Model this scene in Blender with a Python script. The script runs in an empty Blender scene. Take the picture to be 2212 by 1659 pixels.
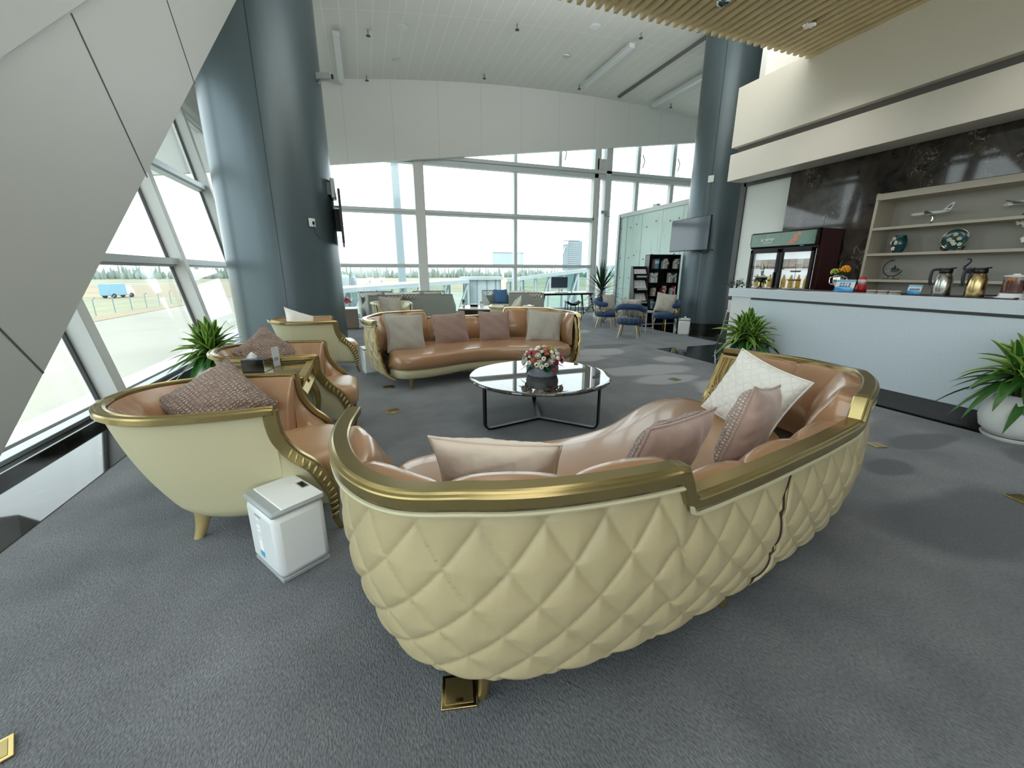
import bpy, bmesh, math, random
from mathutils import Vector as V, Matrix, noise
random.seed(7)
SC = bpy.context.scene
COL = SC.collection
PI = math.pi
rad = math.radians
sin, cos = math.sin, math.cos

# ------------------------------------------------------------------ materials
def lin(c):
    if max(c) > 1.001: c = [x / 255 for x in c]
    return tuple(x / 12.92 if x <= .04045 else ((x + .055) / 1.055) ** 2.4 for x in c[:3])

def mat(name, col, rough=.5, metal=0, spec=.5, bump=None, var=None, coat=0, emis=0, alpha=None, trans=0, sheen=0):
    """bump=(scale, strength[, detail]); var=(scale, amount) mottles the base colour"""
    m = bpy.data.materials.new(name); m.use_nodes = True
    nt = m.node_tree; b = nt.nodes['Principled BSDF']
    c = lin(col)
    b.inputs['Base Color'].default_value = (*c, 1)
    b.inputs['Roughness'].default_value = rough
    b.inputs['Metallic'].default_value = metal
    b.inputs['Specular IOR Level'].default_value = spec
    b.inputs['Coat Weight'].default_value = coat
    b.inputs['Coat Roughness'].default_value = .08
    b.inputs['Sheen Weight'].default_value = sheen
    b.inputs['Transmission Weight'].default_value = trans
    if emis:
        b.inputs['Emission Color'].default_value = (*c, 1); b.inputs['Emission Strength'].default_value = emis
    if bump or var:
        tc = nt.nodes.new('ShaderNodeTexCoord')
    if var:
        n = nt.nodes.new('ShaderNodeTexNoise'); n.inputs['Scale'].default_value = var[0]; n.inputs['Detail'].default_value = 4
        nt.links.new(tc.outputs['Object'], n.inputs['Vector'])
        r = nt.nodes.new('ShaderNodeValToRGB')
        r.color_ramp.elements[0].position = .3; r.color_ramp.elements[1].position = .7
        k = var[1]
        r.color_ramp.elements[0].color = (*[x * (1 - k) for x in c], 1)
        r.color_ramp.elements[1].color = (*[min(1, x * (1 + k)) for x in c], 1)
        nt.links.new(n.outputs['Fac'], r.inputs['Fac']); nt.links.new(r.outputs['Color'], b.inputs['Base Color'])
    if bump:
        n = nt.nodes.new('ShaderNodeTexNoise'); n.inputs['Scale'].default_value = bump[0]
        n.inputs['Detail'].default_value = bump[2] if len(bump) > 2 else 3
        nt.links.new(tc.outputs['Object'], n.inputs['Vector'])
        bp = nt.nodes.new('ShaderNodeBump'); bp.inputs['Strength'].default_value = bump[1]; bp.inputs['Distance'].default_value = .01
        nt.links.new(n.outputs['Fac'], bp.inputs['Height']); nt.links.new(bp.outputs['Normal'], b.inputs['Normal'])
    return m

class NB:
    """tiny node builder"""
    def __init__(s, m): s.m = m; s.nt = m.node_tree; s.b = s.nt.nodes['Principled BSDF']
    def n(s, typ, **kw):
        x = s.nt.nodes.new(typ)
        for k, v in kw.items():
            if hasattr(x, k): setattr(x, k, v)
            else: x.inputs[k.replace('_', ' ')].default_value = v
        return x
    def l(s, a, b): s.nt.links.new(a, b)
    def math(s, op, a, b=None, c=None):
        x = s.nt.nodes.new('ShaderNodeMath'); x.operation = op
        for i, v in enumerate((a, b, c)):
            if v is None: continue
            if isinstance(v, (int, float)): x.inputs[i].default_value = v
            else: s.l(v, x.inputs[i])
        return x.outputs[0]
    def mix(s, f, a, b):
        x = s.nt.nodes.new('ShaderNodeMix'); x.data_type = 'RGBA'
        if isinstance(f, (int, float)): x.inputs[0].default_value = f
        else: s.l(f, x.inputs[0])
        for i, v in ((6, a), (7, b)):
            if isinstance(v, tuple): x.inputs[i].default_value = (*v[:3], 1)
            else: s.l(v, x.inputs[i])
        return x.outputs[2]
    def ramp(s, f, stops):
        x = s.nt.nodes.new('ShaderNodeValToRGB'); e = x.color_ramp.elements
        while len(e) < len(stops): e.new(.5)
        for i, (p, c) in enumerate(stops):
            e[i].position = p; e[i].color = (*c[:3], 1) if isinstance(c, tuple) else (c, c, c, 1)
        s.l(f, x.inputs[0]); return x.outputs[0]
    def obj(s):
        return s.n('ShaderNodeTexCoord').outputs['Object']
    def sep(s, v):
        x = s.n('ShaderNodeSeparateXYZ'); s.l(v, x.inputs[0]); return x.outputs
    def seam(s, coord, period, width, off=0):
        f = s.math('FRACT', s.math('ADD', s.math('DIVIDE', coord, period), off + 100))
        d = s.math('ABSOLUTE', s.math('SUBTRACT', f, .5))
        return s.math('GREATER_THAN', d, .5 - width / period / 2)

M = {}
M['white_wall'] = mat('white_wall', (226, 226, 222), .65)
M['cream_wall'] = mat('cream_wall', (240, 234, 224), .6, bump=(300, .05))
M['groove'] = mat('groove_grey', (104, 100, 98), .6)
M['alu'] = mat('painted_aluminium', (206, 212, 214), .35, 0, .5)
M['alu_grey'] = mat('grey_aluminium', (150, 156, 158), .3, .6)
M['fin'] = mat('fin_white', (212, 214, 212), .45)
M['column'] = mat('column_paint', (86, 99, 105), .32, .3, .5)
M['black'] = mat('black_satin', (9, 9, 10), .35)
M['black_gloss'] = mat('black_gloss', (10, 10, 11), .12)
M['black_metal'] = mat('black_metal', (28, 28, 30), .35, .6)
M['leather'] = mat('tan_leather', (168, 128, 94), .27, 0, .7, bump=(260, .05), var=(4, .05), coat=.35)
M['leather_lt'] = mat('beige_leather', (184, 146, 110), .27, 0, .55, bump=(260, .1), var=(4, .06))
M['cream'] = mat('cream_leather', (184, 170, 132), .36, 0, .45, bump=(300, .1), var=(5, .05))
M['cream2'] = mat('greenish_cream_leather', (200, 193, 158), .45, 0, .45, bump=(300, .1))
M['gold'] = mat('champagne_gold', (164, 146, 98), .22, .8, .5, var=(2, .05))
M['gold_lt'] = mat('pale_gold', (206, 186, 130), .34, .6, .5)
M['brass'] = mat('polished_brass', (200, 176, 118), .22, 1)
M['chrome'] = mat('chrome', (215, 215, 215), .08, 1)
M['steel'] = mat('brushed_steel', (178, 176, 172), .22, 1)
M['steel_gold'] = mat('champagne_steel', (200, 176, 128), .24, 1)
M['plastic'] = mat('white_plastic', (226, 229, 230), .3)
M['plastic_grey'] = mat('grey_plastic', (160, 166, 168), .35)
M['ceramic'] = mat('white_ceramic', (228, 226, 220), .3, bump=(40, .04))
M['ceramic_matte'] = mat('matte_white_ceramic', (222, 222, 218), .6, bump=(120, .1))
M['mauve'] = mat('mauve_velvet', (178, 150, 138), .7, sheen=.6, var=(7, .1), bump=(30, .15))
M['greyfab'] = mat('grey_fabric', (176, 172, 162), .85, sheen=.3, bump=(500, .2), var=(10, .05))
M['creamfab'] = mat('pinkish_cream_fabric', (228, 212, 196), .75, sheen=.4, bump=(400, .12))
M['whitefab'] = mat('white_fabric', (236, 234, 228), .75, bump=(400, .1))
M['blue'] = mat('blue_velvet', (14, 54, 96), .6, sheen=.15, var=(9, .2))
M['navy'] = mat('dark_blue_fabric', (24, 36, 62), .7)
M['bluefab'] = mat('blue_fabric', (72, 116, 160), .8, var=(20, .1))
M['sofa_grey'] = mat('grey_green_fabric', (150, 154, 146), .8, bump=(500, .15))
M['taupe'] = mat('taupe_weave', (120, 110, 100), .8, bump=(300, .2))
M['wood'] = mat('light_wood_veneer', (240, 220, 176), .5, var=(6, .06))
M['shelf'] = mat('taupe_shelf', (190, 182, 166), .5, bump=(200, .05))
M['shelf_back'] = mat('linen_panel', (180, 177, 170), .7, bump=(250, .25))
M['counter'] = mat('white_quartz', (206, 218, 226), .35, var=(60, .04))
M['counter_top'] = mat('white_quartz_top', (212, 222, 230), .22, var=(60, .03))
M['darkgrey'] = mat('dark_grey', (60, 60, 62), .4)
M['soil'] = mat('soil', (50, 38, 28), .9, bump=(60, .5))
M['leaf'] = mat('leaf_green', (52, 100, 38), .4, 0, .5, var=(5, .25))
M['leaf_lime'] = mat('leaf_lime_edge', (150, 178, 78), .42, 0, .5)
M['leaf_dark'] = mat('leaf_dark', (28, 62, 38), .4, 0, .5, var=(6, .25))
M['stem'] = mat('stem_brown', (96, 84, 54), .7)
M['teal'] = mat('teal_glaze', (10, 74, 80), .18, 0, .6, var=(14, .2), coat=.5)
M['petal'] = mat('white_petal', (238, 234, 218), .55)
M['pink'] = mat('pink_petal', (222, 120, 132), .55)
M['salmon'] = mat('salmon_petal', (222, 148, 122), .55)
M['pinkred'] = mat('deep_pink_petal', (190, 52, 84), .55)
M['greenrose'] = mat('green_petal', (44, 112, 84), .5)
M['orange'] = mat('orange_petal', (240, 158, 30), .55)
M['lime'] = mat('lime_petal', (176, 196, 84), .55)
M['red'] = mat('red_paint', (190, 28, 34), .4)
M['maroon'] = mat('maroon_enamel', (62, 14, 16), .35)
M['yolk'] = mat('flower_yellow', (214, 170, 40), .6)
M['paper'] = mat('paper', (226, 224, 222), .7)
M['screen'] = mat('dark_screen', (66, 78, 92), .1, 0, .7)
M['tea'] = mat('tea', (92, 30, 8), .05, 0, .6, coat=.6)
M['amber'] = mat('amber_cylinder', (220, 130, 40), .3)
M['slate'] = mat('blue_slate', (38, 56, 66), .5)
M['elephant'] = mat('blue_grey_ceramic', (46, 56, 78), .3)
M['tissue'] = mat('tissue_paper', (245, 245, 244), .8)
M['green_sign'] = mat('green_header', (70, 116, 92), .25, var=(5, .12), coat=.4)
M['frost'] = mat('frosted_white_film', (236, 242, 238), .5, trans=0)
M['sky_blue'] = mat('sky_blue_print', (110, 186, 226), .4)
M['deep_blue'] = mat('blue_print', (40, 140, 206), .4)
M['text_dark'] = mat('dark_blue_ink', (38, 74, 128), .5)
M['text_white'] = mat('white_ink', (240, 244, 240), .5)
M['cyan'] = mat('cyan_print', (66, 178, 212), .4)

def glass_mat(name, tint, ior=1.5, bias=0.0):
    m = bpy.data.materials.new(name); m.use_nodes = True; nt = m.node_tree
    nt.nodes.remove(nt.nodes['Principled BSDF']); out = nt.nodes['Material Output']
    t = nt.nodes.new('ShaderNodeBsdfTransparent'); t.inputs[0].default_value = (*tint, 1)
    g = nt.nodes.new('ShaderNodeBsdfGlossy'); g.inputs['Roughness'].default_value = .0
    f = nt.nodes.new('ShaderNodeLayerWeight'); pw = nt.nodes.new('ShaderNodeMath'); pw.operation = 'POWER'; pw.inputs[1].default_value = 5
    ma = nt.nodes.new('ShaderNodeMath'); ma.operation = 'MULTIPLY_ADD'; r0 = ((ior - 1) / (ior + 1)) ** 2
    ma.inputs[1].default_value = 1 - r0; ma.inputs[2].default_value = r0
    nt.links.new(f.outputs['Facing'], pw.inputs[0]); nt.links.new(pw.outputs[0], ma.inputs[0])
    mx = nt.nodes.new('ShaderNodeMixShader')
    nt.links.new(ma.outputs[0], mx.inputs[0]); nt.links.new(t.outputs[0], mx.inputs[1]); nt.links.new(g.outputs[0], mx.inputs[2])
    nt.links.new(mx.outputs[0], out.inputs[0]); return m
M['glass'] = glass_mat('window_glass', (.93, .97, .96), 1.5)
M['clear'] = glass_mat('clear_glass', (.97, .97, .97), 1.45)
M['jetglass'] = glass_mat('green_bridge_glass', (.84, .92, .91), 1.6)

def translucent(name, col):
    m = bpy.data.materials.new(name); m.use_nodes = True; nt = m.node_tree
    nt.nodes.remove(nt.nodes['Principled BSDF']); out = nt.nodes['Material Output']
    d = nt.nodes.new('ShaderNodeBsdfDiffuse'); d.inputs[0].default_value = (*lin(col), 1)
    t = nt.nodes.new('ShaderNodeBsdfTranslucent'); t.inputs[0].default_value = (*lin(col), 1)
    mx = nt.nodes.new('ShaderNodeMixShader'); mx.inputs[0].default_value = .55
    nt.links.new(d.outputs[0], mx.inputs[1]); nt.links.new(t.outputs[0], mx.inputs[2]); nt.links.new(mx.outputs[0], out.inputs[0])
    return m
M['film'] = translucent('frosted_film', (244, 248, 246))

def build_special():
    # carpet: blue-grey pile, with the woven lighter and darker patches
    m = mat('carpet', (96, 98, 102), .95, 0, .1, sheen=.25); k = NB(m); M['carpet'] = m
    o = k.obj(); x, y, z = k.sep(o)
    w = k.n('ShaderNodeTexNoise', Scale=1.1, Detail=3.0); k.l(o, w.inputs['Vector'])
    wx = k.math('SUBTRACT', w.outputs['Fac'], .5)
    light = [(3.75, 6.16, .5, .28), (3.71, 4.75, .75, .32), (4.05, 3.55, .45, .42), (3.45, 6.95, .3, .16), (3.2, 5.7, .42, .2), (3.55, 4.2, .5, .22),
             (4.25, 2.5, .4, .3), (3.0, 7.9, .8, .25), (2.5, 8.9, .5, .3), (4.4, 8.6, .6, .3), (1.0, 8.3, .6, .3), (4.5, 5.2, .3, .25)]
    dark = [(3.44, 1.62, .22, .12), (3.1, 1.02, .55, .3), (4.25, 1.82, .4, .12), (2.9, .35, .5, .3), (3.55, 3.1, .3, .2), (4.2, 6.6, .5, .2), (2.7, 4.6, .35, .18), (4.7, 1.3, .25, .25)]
    def field(lst):
        acc = None
        for (cx, cy, rx, ry) in lst:
            dx = k.math('DIVIDE', k.math('SUBTRACT', x, cx), rx); dy = k.math('DIVIDE', k.math('SUBTRACT', y, cy), ry)
            d = k.math('SQRT', k.math('ADD', k.math('MULTIPLY', dx, dx), k.math('MULTIPLY', dy, dy)))
            d = k.math('ADD', d, k.math('MULTIPLY', wx, 1.5))
            f = k.n('ShaderNodeMapRange', interpolation_type='SMOOTHSTEP'); k.l(d, f.inputs[0])
            f.inputs[1].default_value = .8; f.inputs[2].default_value = 1.14; f.inputs[3].default_value = 1; f.inputs[4].default_value = 0
            acc = f.outputs[0] if acc is None else k.math('MAXIMUM', acc, f.outputs[0])
        return acc
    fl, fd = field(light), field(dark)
    fine = k.n('ShaderNodeTexNoise', Scale=160.0, Detail=3.0); mp = k.n('ShaderNodeMapping'); mp.inputs['Scale'].default_value = (1, .45, 1)
    mp.inputs['Rotation'].default_value = (0, 0, .5)
    k.l(o, mp.inputs[0]); k.l(mp.outputs[0], fine.inputs['Vector'])
    mid = k.n('ShaderNodeTexNoise', Scale=2.6, Detail=5.0); k.l(o, mid.inputs['Vector'])
    base = k.ramp(mid.outputs['Fac'], [(.3, lin((100, 103, 109))), (.7, lin((124, 127, 132)))])
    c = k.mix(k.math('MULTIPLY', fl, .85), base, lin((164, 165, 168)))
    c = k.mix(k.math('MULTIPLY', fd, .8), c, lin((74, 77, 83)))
    fr = k.ramp(fine.outputs['Fac'], [(.3, .62), (.7, 1.25)])
    mul = k.n('ShaderNodeMix', data_type='RGBA', blend_type='MULTIPLY'); mul.inputs[0].default_value = 1
    k.l(c, mul.inputs[6]); k.l(fr, mul.inputs[7]); k.l(mul.outputs[2], k.b.inputs['Base Color'])
    bp = k.n('ShaderNodeBump', Strength=.6, Distance=.012); k.l(fine.outputs['Fac'], bp.inputs['Height']); k.l(bp.outputs[0], k.b.inputs['Normal'])
    # dark polished marbles
    def marble(name, base, dark, vein, rough, scale, amt=.5):
        m = mat(name, base, rough, 0, .6); k = NB(m); M[name] = m
        o = k.obj()
        n1 = k.n('ShaderNodeTexNoise', Scale=scale, Detail=8.0, Distortion=1.2); k.l(o, n1.inputs['Vector'])
        c = k.ramp(n1.outputs['Fac'], [(.35, lin(dark)), (.65, lin(base))])
        n2 = k.n('ShaderNodeTexNoise', Scale=scale * 1.6, Detail=4.0, Distortion=2.5); k.l(o, n2.inputs['Vector'])
        v = k.math('ABSOLUTE', k.math('SUBTRACT', n2.outputs['Fac'], .52))
        vm = k.ramp(v, [(0, 1.0), (.012, 0.0)])
        n3 = k.n('ShaderNodeTexNoise', Scale=scale * .7, Detail=2.0); k.l(o, n3.inputs['Vector'])
        gate = k.ramp(n3.outputs['Fac'], [(.52, 0.0), (.62, 1.0)])
        f = k.math('MULTIPLY', k.math('MULTIPLY', vm, gate), amt)
        k.l(k.mix(f, c, lin(vein)), k.b.inputs['Base Color'])
        return m, k
    marble('marble_floor', (38, 36, 34), (14, 14, 14), (150, 140, 120), .06, 3.0, .35)
    m, k = marble('marble_wall', (70, 60, 52), (34, 29, 26), (205, 190, 165), .05, 4.0, .8)
    marble('marble_table', (84, 80, 76), (24, 23, 23), (210, 206, 200), .02, 7.0, .6)[0].node_tree.nodes['Principled BSDF'].inputs['IOR'].default_value = 1.75
    marble('granite', (34, 32, 31), (12, 12, 12), (120, 112, 100), .1, 8.0, .3)
    # ceiling boards: narrow joints along Y, wide transverse joints
    m = mat('ceiling_boards', (222, 222, 216), .7); k = NB(m); M['ceiling'] = m
    o = k.obj(); x, y, z = k.sep(o)
    s = k.math('MAXIMUM', k.seam(x, .3, .012), k.seam(y, 3.4, .012, .15))
    k.l(k.mix(k.math('MULTIPLY', s, .8), lin((222, 222, 216)), lin((246, 246, 244))), k.b.inputs['Base Color'])
    m = mat('panel_wall', (222, 224, 222), .5, 0, .5); k = NB(m); M['panel_wall'] = m
    o = k.obj(); x, y, z = k.sep(o)
    k.l(k.mix(k.math('MULTIPLY', k.seam(x, 1.22, .012, .1), .3), lin((222, 224, 222)), lin((120, 122, 122))), k.b.inputs['Base Color'])
    # pillow textures
    def scale_fab(name, col, sc, strength):
        m = mat(name, col, .6, 0, .3, sheen=.4); k = NB(m); M[name] = m
        o = k.obj(); mp = k.n('ShaderNodeMapping'); mp.inputs['Scale'].default_value = (1, 1.3, 1); k.l(o, mp.inputs[0])
        v = k.n('ShaderNodeTexVoronoi', feature='DISTANCE_TO_EDGE', Scale=sc, Randomness=.25); k.l(mp.outputs[0], v.inputs['Vector'])
        h = k.ramp(v.outputs['Distance'], [(0, 0.0), (.25, 1.0)])
        bp = k.n('ShaderNodeBump', Strength=strength, Distance=.02); k.l(h, bp.inputs['Height']); k.l(bp.outputs[0], k.b.inputs['Normal'])
        c = lin(col)
        k.l(k.mix(h, tuple(q * .62 for q in c), c), k.b.inputs['Base Color'])
    scale_fab('mauve_scales', (186, 158, 144), 46.0, .8)
    scale_fab('pink_scales', (226, 196, 180), 46.0, .8)
    def diamond_fab(name, col, per):
        m = mat(name, col, .7, 0, .3, sheen=.4); k = NB(m); M[name] = m
        o = k.obj(); x, y, z = k.sep(o)
        a = k.math('SINE', k.math('MULTIPLY', k.math('ADD', x, y), PI / per)); b = k.math('SINE', k.math('MULTIPLY', k.math('SUBTRACT', x, y), PI / per))
        h = k.math('MINIMUM', k.math('ABSOLUTE', a), k.math('ABSOLUTE', b)); c = lin(col)
        k.l(k.mix(k.ramp(h, [(0, 0.0), (.35, 1.0)]), tuple(q * (.7 if col[0] < 200 else .93) for q in c), c), k.b.inputs['Base Color'])
        bp = k.n('ShaderNodeBump', Strength=.7, Distance=.006); k.l(h, bp.inputs['Height']); k.l(bp.outputs[0], k.b.inputs['Normal'])
    diamond_fab('mauve_diamond', (170, 142, 132), .02)
    diamond_fab('white_relief', (238, 236, 230), .07)
    # frosted glass of the boarding corridor: pale green with wandering streaks
    m = mat('pale_green_glass', (196, 220, 212), .3, 0, .5); k = NB(m); M['pale_glass'] = m
    o = k.obj(); mp = k.n('ShaderNodeMapping'); mp.inputs['Scale'].default_value = (1, 1, .08); k.l(o, mp.inputs[0])
    n = k.n('ShaderNodeTexNoise', Scale=4.0, Detail=2.0); k.l(mp.outputs[0], n.inputs['Vector'])
    v = k.ramp(k.math('ABSOLUTE', k.math('SUBTRACT', n.outputs['Fac'], .5)), [(0, 1.0), (.008, 0.0)])
    k.l(k.mix(k.math('MULTIPLY', v, .45), lin((196, 220, 212)), lin((120, 150, 146))), k.b.inputs['Base Color'])
    # apron concrete, field
    m = mat('apron_concrete', (150, 146, 134), .85, var=(.08, .1)); M['apron'] = m
    m = mat('dry_grass', (142, 140, 112), .9, var=(.05, .2)); M['field'] = m
    M['dirt'] = mat('dry_earth', (150, 134, 110), .9, var=(.06, .12))
    M['trees'] = mat('haze_tinted_trees', (140, 152, 146), .95, var=(.1, .15))  # distance haze is put into this pale tree colour
    M['bridge'] = mat('bridge_panel', (168, 180, 184), .5, var=(.8, .04))
    M['bridge_dk'] = mat('bridge_grey', (128, 142, 150), .5)
    M['vanblue'] = mat('van_blue', (132, 172, 196), .4)
    M['yellow'] = mat('safety_yellow', (232, 178, 52), .5)
    M['newsprint'] = mat('newsprint', (206, 204, 206), .8, var=(60, .3))
build_special()

# ------------------------------------------------------------------ mesh builder
class MB:
    def __init__(s): s.v = []; s.f = []; s.mi = []; s.cur = 0
    def add(s, vs, fs):
        o = len(s.v); s.v += [tuple(p) for p in vs]
        for f in fs: s.f.append([i + o for i in f]); s.mi.append(s.cur)
        return s
    def box(s, c, d, rz=0, mx=None):
        c = V(c); h = [q / 2 for q in d]; R = mx if mx else Matrix.Rotation(rz, 3, 'Z')
        vs = [c + R @ V((x * h[0], y * h[1], z * h[2])) for z in (-1, 1) for y in (-1, 1) for x in (-1, 1)]
        return s.add(vs, [(0, 2, 3, 1), (4, 5, 7, 6), (0, 1, 5, 4), (2, 6, 7, 3), (0, 4, 6, 2), (1, 3, 7, 5)])
    def bb(s, x0, x1, y0, y1, z0, z1):
        return s.box(((x0 + x1) / 2, (y0 + y1) / 2, (z0 + z1) / 2), (abs(x1 - x0), abs(y1 - y0), abs(z1 - z0)))
    def hexa(s, p):  # 8 corners bottom ring then top ring
        return s.add(p, [(3, 2, 1, 0), (4, 5, 6, 7), (0, 1, 5, 4), (1, 2, 6, 5), (2, 3, 7, 6), (3, 0, 4, 7)])
    def bar(s, a, b, w, h=None, up=(0, 0, 1)):
        a, b = V(a), V(b); h = h or w; t = (b - a).normalized(); u = V(up)
        if abs(t.dot(u)) > .98: u = V((1, 0, 0))
        sd = t.cross(u).normalized(); u = sd.cross(t)
        q = [sd * x * w / 2 + u * y * h / 2 for x, y in ((-1, -1), (1, -1), (1, 1), (-1, 1))]
        return s.hexa([a + k for k in q] + [b + k for k in q])
    def tube(s, pts, r, n=8, closed=False):
        pts = [V(p) for p in pts]; N = len(pts); rr = r if isinstance(r, (list, tuple)) else [r] * N
        vs = []; fs = []; u = None
        for i, p in enumerate(pts):
            if closed: t = pts[(i + 1) % N] - pts[i - 1]
            else: t = pts[min(i + 1, N - 1)] - pts[max(i - 1, 0)]
            t.normalize()
            if u is None: u = t.orthogonal().normalized()
            u = (u - t * u.dot(t)).normalized(); w = t.cross(u)
            vs += [p + (u * cos(2 * PI * k / n) + w * sin(2 * PI * k / n)) * rr[i] for k in range(n)]
        for i in range(N if closed else N - 1):
            j = (i + 1) % N
            for k in range(n):
                k2 = (k + 1) % n; fs.append((i * n + k, i * n + k2, j * n + k2, j * n + k))
        if not closed: fs += [tuple(range(n - 1, -1, -1)), tuple((N - 1) * n + k for k in range(n))]
        return s.add(vs, fs)
    def cyl(s, c, r, h, n=24, r2=None):
        c = V(c); return s.tube([c, c + V((0, 0, h))], [r, r if r2 is None else r2], n)
    def lathe(s, prof, c=(0, 0, 0), n=32, mx=None):
        c = V(c); vs = []; fs = []
        for r, z in prof:
            for k in range(n):
                p = V((r * cos(2 * PI * k / n), r * sin(2 * PI * k / n), z)); vs.append(c + (mx @ p if mx else p))
        for i in range(len(prof) - 1):
            for k in range(n):
                k2 = (k + 1) % n; fs.append((i * n + k, i * n + k2, (i + 1) * n + k2, (i + 1) * n + k))
        fs.append(tuple(range(n - 1, -1, -1))); fs.append(tuple((len(prof) - 1) * n + k for k in range(n)))
        return s.add(vs, fs)
    def loft(s, fn, nu, nv, closeu=False):
        vs = [fn(i / (nu if closeu else nu - 1), j / (nv - 1)) for i in range(nu) for j in range(nv)]; fs = []
        for i in range(nu if closeu else nu - 1):
            a = i * nv; b = ((i + 1) % nu) * nv
            for j in range(nv - 1): fs.append((a + j, b + j, b + j + 1, a + j + 1))
        return s.add(vs, fs)
    def prism(s, poly, ex):
        ex = V(ex); n = len(poly); p = [V(q) for q in poly]
        return s.add(p + [q + ex for q in p], [tuple(range(n - 1, -1, -1)), tuple(range(n, 2 * n))] + [(i, (i + 1) % n, n + (i + 1) % n, n + i) for i in range(n)])
    def ball(s, c, r, nu=10, nv=7, sc=(1, 1, 1), mx=None):
        c = V(c); prof = [(max(1e-4, r * sin(PI * j / (nv - 1))), -r * cos(PI * j / (nv - 1))) for j in range(nv)]
        vs = []; fs = []
        for a, z in prof:
            for k in range(nu):
                p = V((a * cos(2 * PI * k / nu) * sc[0], a * sin(2 * PI * k / nu) * sc[1], z * sc[2])); vs.append(c + (mx @ p if mx else p))
        for i in range(nv - 1):
            for k in range(nu):
                k2 = (k + 1) % nu; fs.append((i * nu + k, i * nu + k2, (i + 1) * nu + k2, (i + 1) * nu + k))
        return s.add(vs, fs)
    def sweep(s, pts, prof, outs, closed=False, cap=True, sc=None):
        """prof: (side, up) pairs; outs: outward horizontal direction per point"""
        pts = [V(p) for p in pts]; N = len(pts); P = len(prof); vs = []; fs = []
        for i, p in enumerate(pts):
            t = (pts[(i + 1) % N] - pts[i - 1]) if closed else (pts[min(i + 1, N - 1)] - pts[max(i - 1, 0)])
            t.normalize(); o = V(outs[i]); o = (o - t * o.dot(t)).normalized(); u = t.cross(o)
            if i == 0: flip = 1 if u.z >= 0 or abs(t.z) > .9 else -1
            if abs(t.z) < .5: flip = 1 if u.z > 0 else -1
            q = sc[i] if sc else 1; vs += [p + (o * a + u * flip * b) * q for a, b in prof]
        for i in range(N if closed else N - 1):
            j = (i + 1) % N
            for k in range(P):
                k2 = (k + 1) % P; fs.append((i * P + k, i * P + k2, j * P + k2, j * P + k))
        if cap and not closed: fs += [tuple(range(P - 1, -1, -1)), tuple((N - 1) * P + k for k in range(P))]
        return s.add(vs, fs)
    def build(s, name, m, parent=None, ang=40, bevel=0, merge=False):
        me = bpy.data.meshes.new(name); me.from_pydata(s.v, [], s.f); me.validate()
        bm = bmesh.new(); bm.from_mesh(me)
        if merge: bmesh.ops.remove_doubles(bm, verts=bm.verts, dist=1e-5)
        bmesh.ops.recalc_face_normals(bm, faces=bm.faces); bm.to_mesh(me); bm.free()
        ms = m if isinstance(m, (list, tuple)) else [m]
        for q in ms: me.materials.append(M[q] if isinstance(q, str) else q)
        if len(ms) > 1 and len(s.mi) == len(me.polygons):
            for p, i in zip(me.polygons, s.mi): p.material_index = i
        me.shade_smooth(); me.set_sharp_from_angle(angle=rad(ang))
        o = bpy.data.objects.new(name, me); COL.objects.link(o)
        if parent: o.parent = parent
        if bevel:
            b = o.modifiers.new('bevel', 'BEVEL'); b.width = bevel; b.segments = 2; b.limit_method = 'ANGLE'; b.angle_limit = rad(40)
        return o

def tag(o, label, cat, group=None):
    o['label'] = label; o['category'] = cat
    if group: o['group'] = group
    return o
def struct(o): o['kind'] = 'structure'; return o
def thing(name, label, cat, loc=(0, 0, 0), rz=0, group=None):
    o = bpy.data.objects.new(name, None); COL.objects.link(o); o.location = loc; o.rotation_euler = (0, 0, rz); o.empty_display_size = .1
    return tag(o, label, cat, group)
def sroot(name, loc=(0, 0, 0)):
    o = bpy.data.objects.new(name, None); COL.objects.link(o); o.location = loc; return struct(o)
def dup(o, loc=None, rz=None, label=None, parent=None):
    c = o.copy(); COL.objects.link(c)
    if parent: c.parent = parent
    if loc is not None: c.location = loc
    if rz is not None: c.rotation_euler = (0, 0, rz)
    if label: c['label'] = label
    for ch in o.children: dup(ch, parent=c)
    return c
def face(o, loc, az, tilt=0, roll=0):
    """local z looks along azimuth az (degrees, tilted up), local y is up"""
    az, tilt = rad(az), rad(tilt)
    z = V((cos(az) * cos(tilt), sin(az) * cos(tilt), sin(tilt))); x = V((-sin(az), cos(az), 0)); y = z.cross(x)
    R = Matrix((x, y, z)).transposed() @ Matrix.Rotation(rad(roll), 3, 'Z')
    o.matrix_world = Matrix.Translation(V(loc)) @ R.to_4x4(); return o
def text(body, size, m, parent, mx, name='lettering', align='CENTER', bold=0):
    cu = bpy.data.curves.new('t', 'FONT'); cu.body = body; cu.size = size; cu.align_x = align; cu.align_y = 'CENTER'; cu.extrude = .0006; cu.offset = bold
    t = bpy.data.objects.new('t', cu); COL.objects.link(t)
    dg = bpy.context.evaluated_depsgraph_get(); me = bpy.data.meshes.new_from_object(t.evaluated_get(dg))
    bpy.data.objects.remove(t); bpy.data.curves.remove(cu)
    me.materials.clear(); me.materials.append(M[m]); o = bpy.data.objects.new(name, me); COL.objects.link(o); o.parent = parent; o.matrix_local = mx; return o
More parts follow.
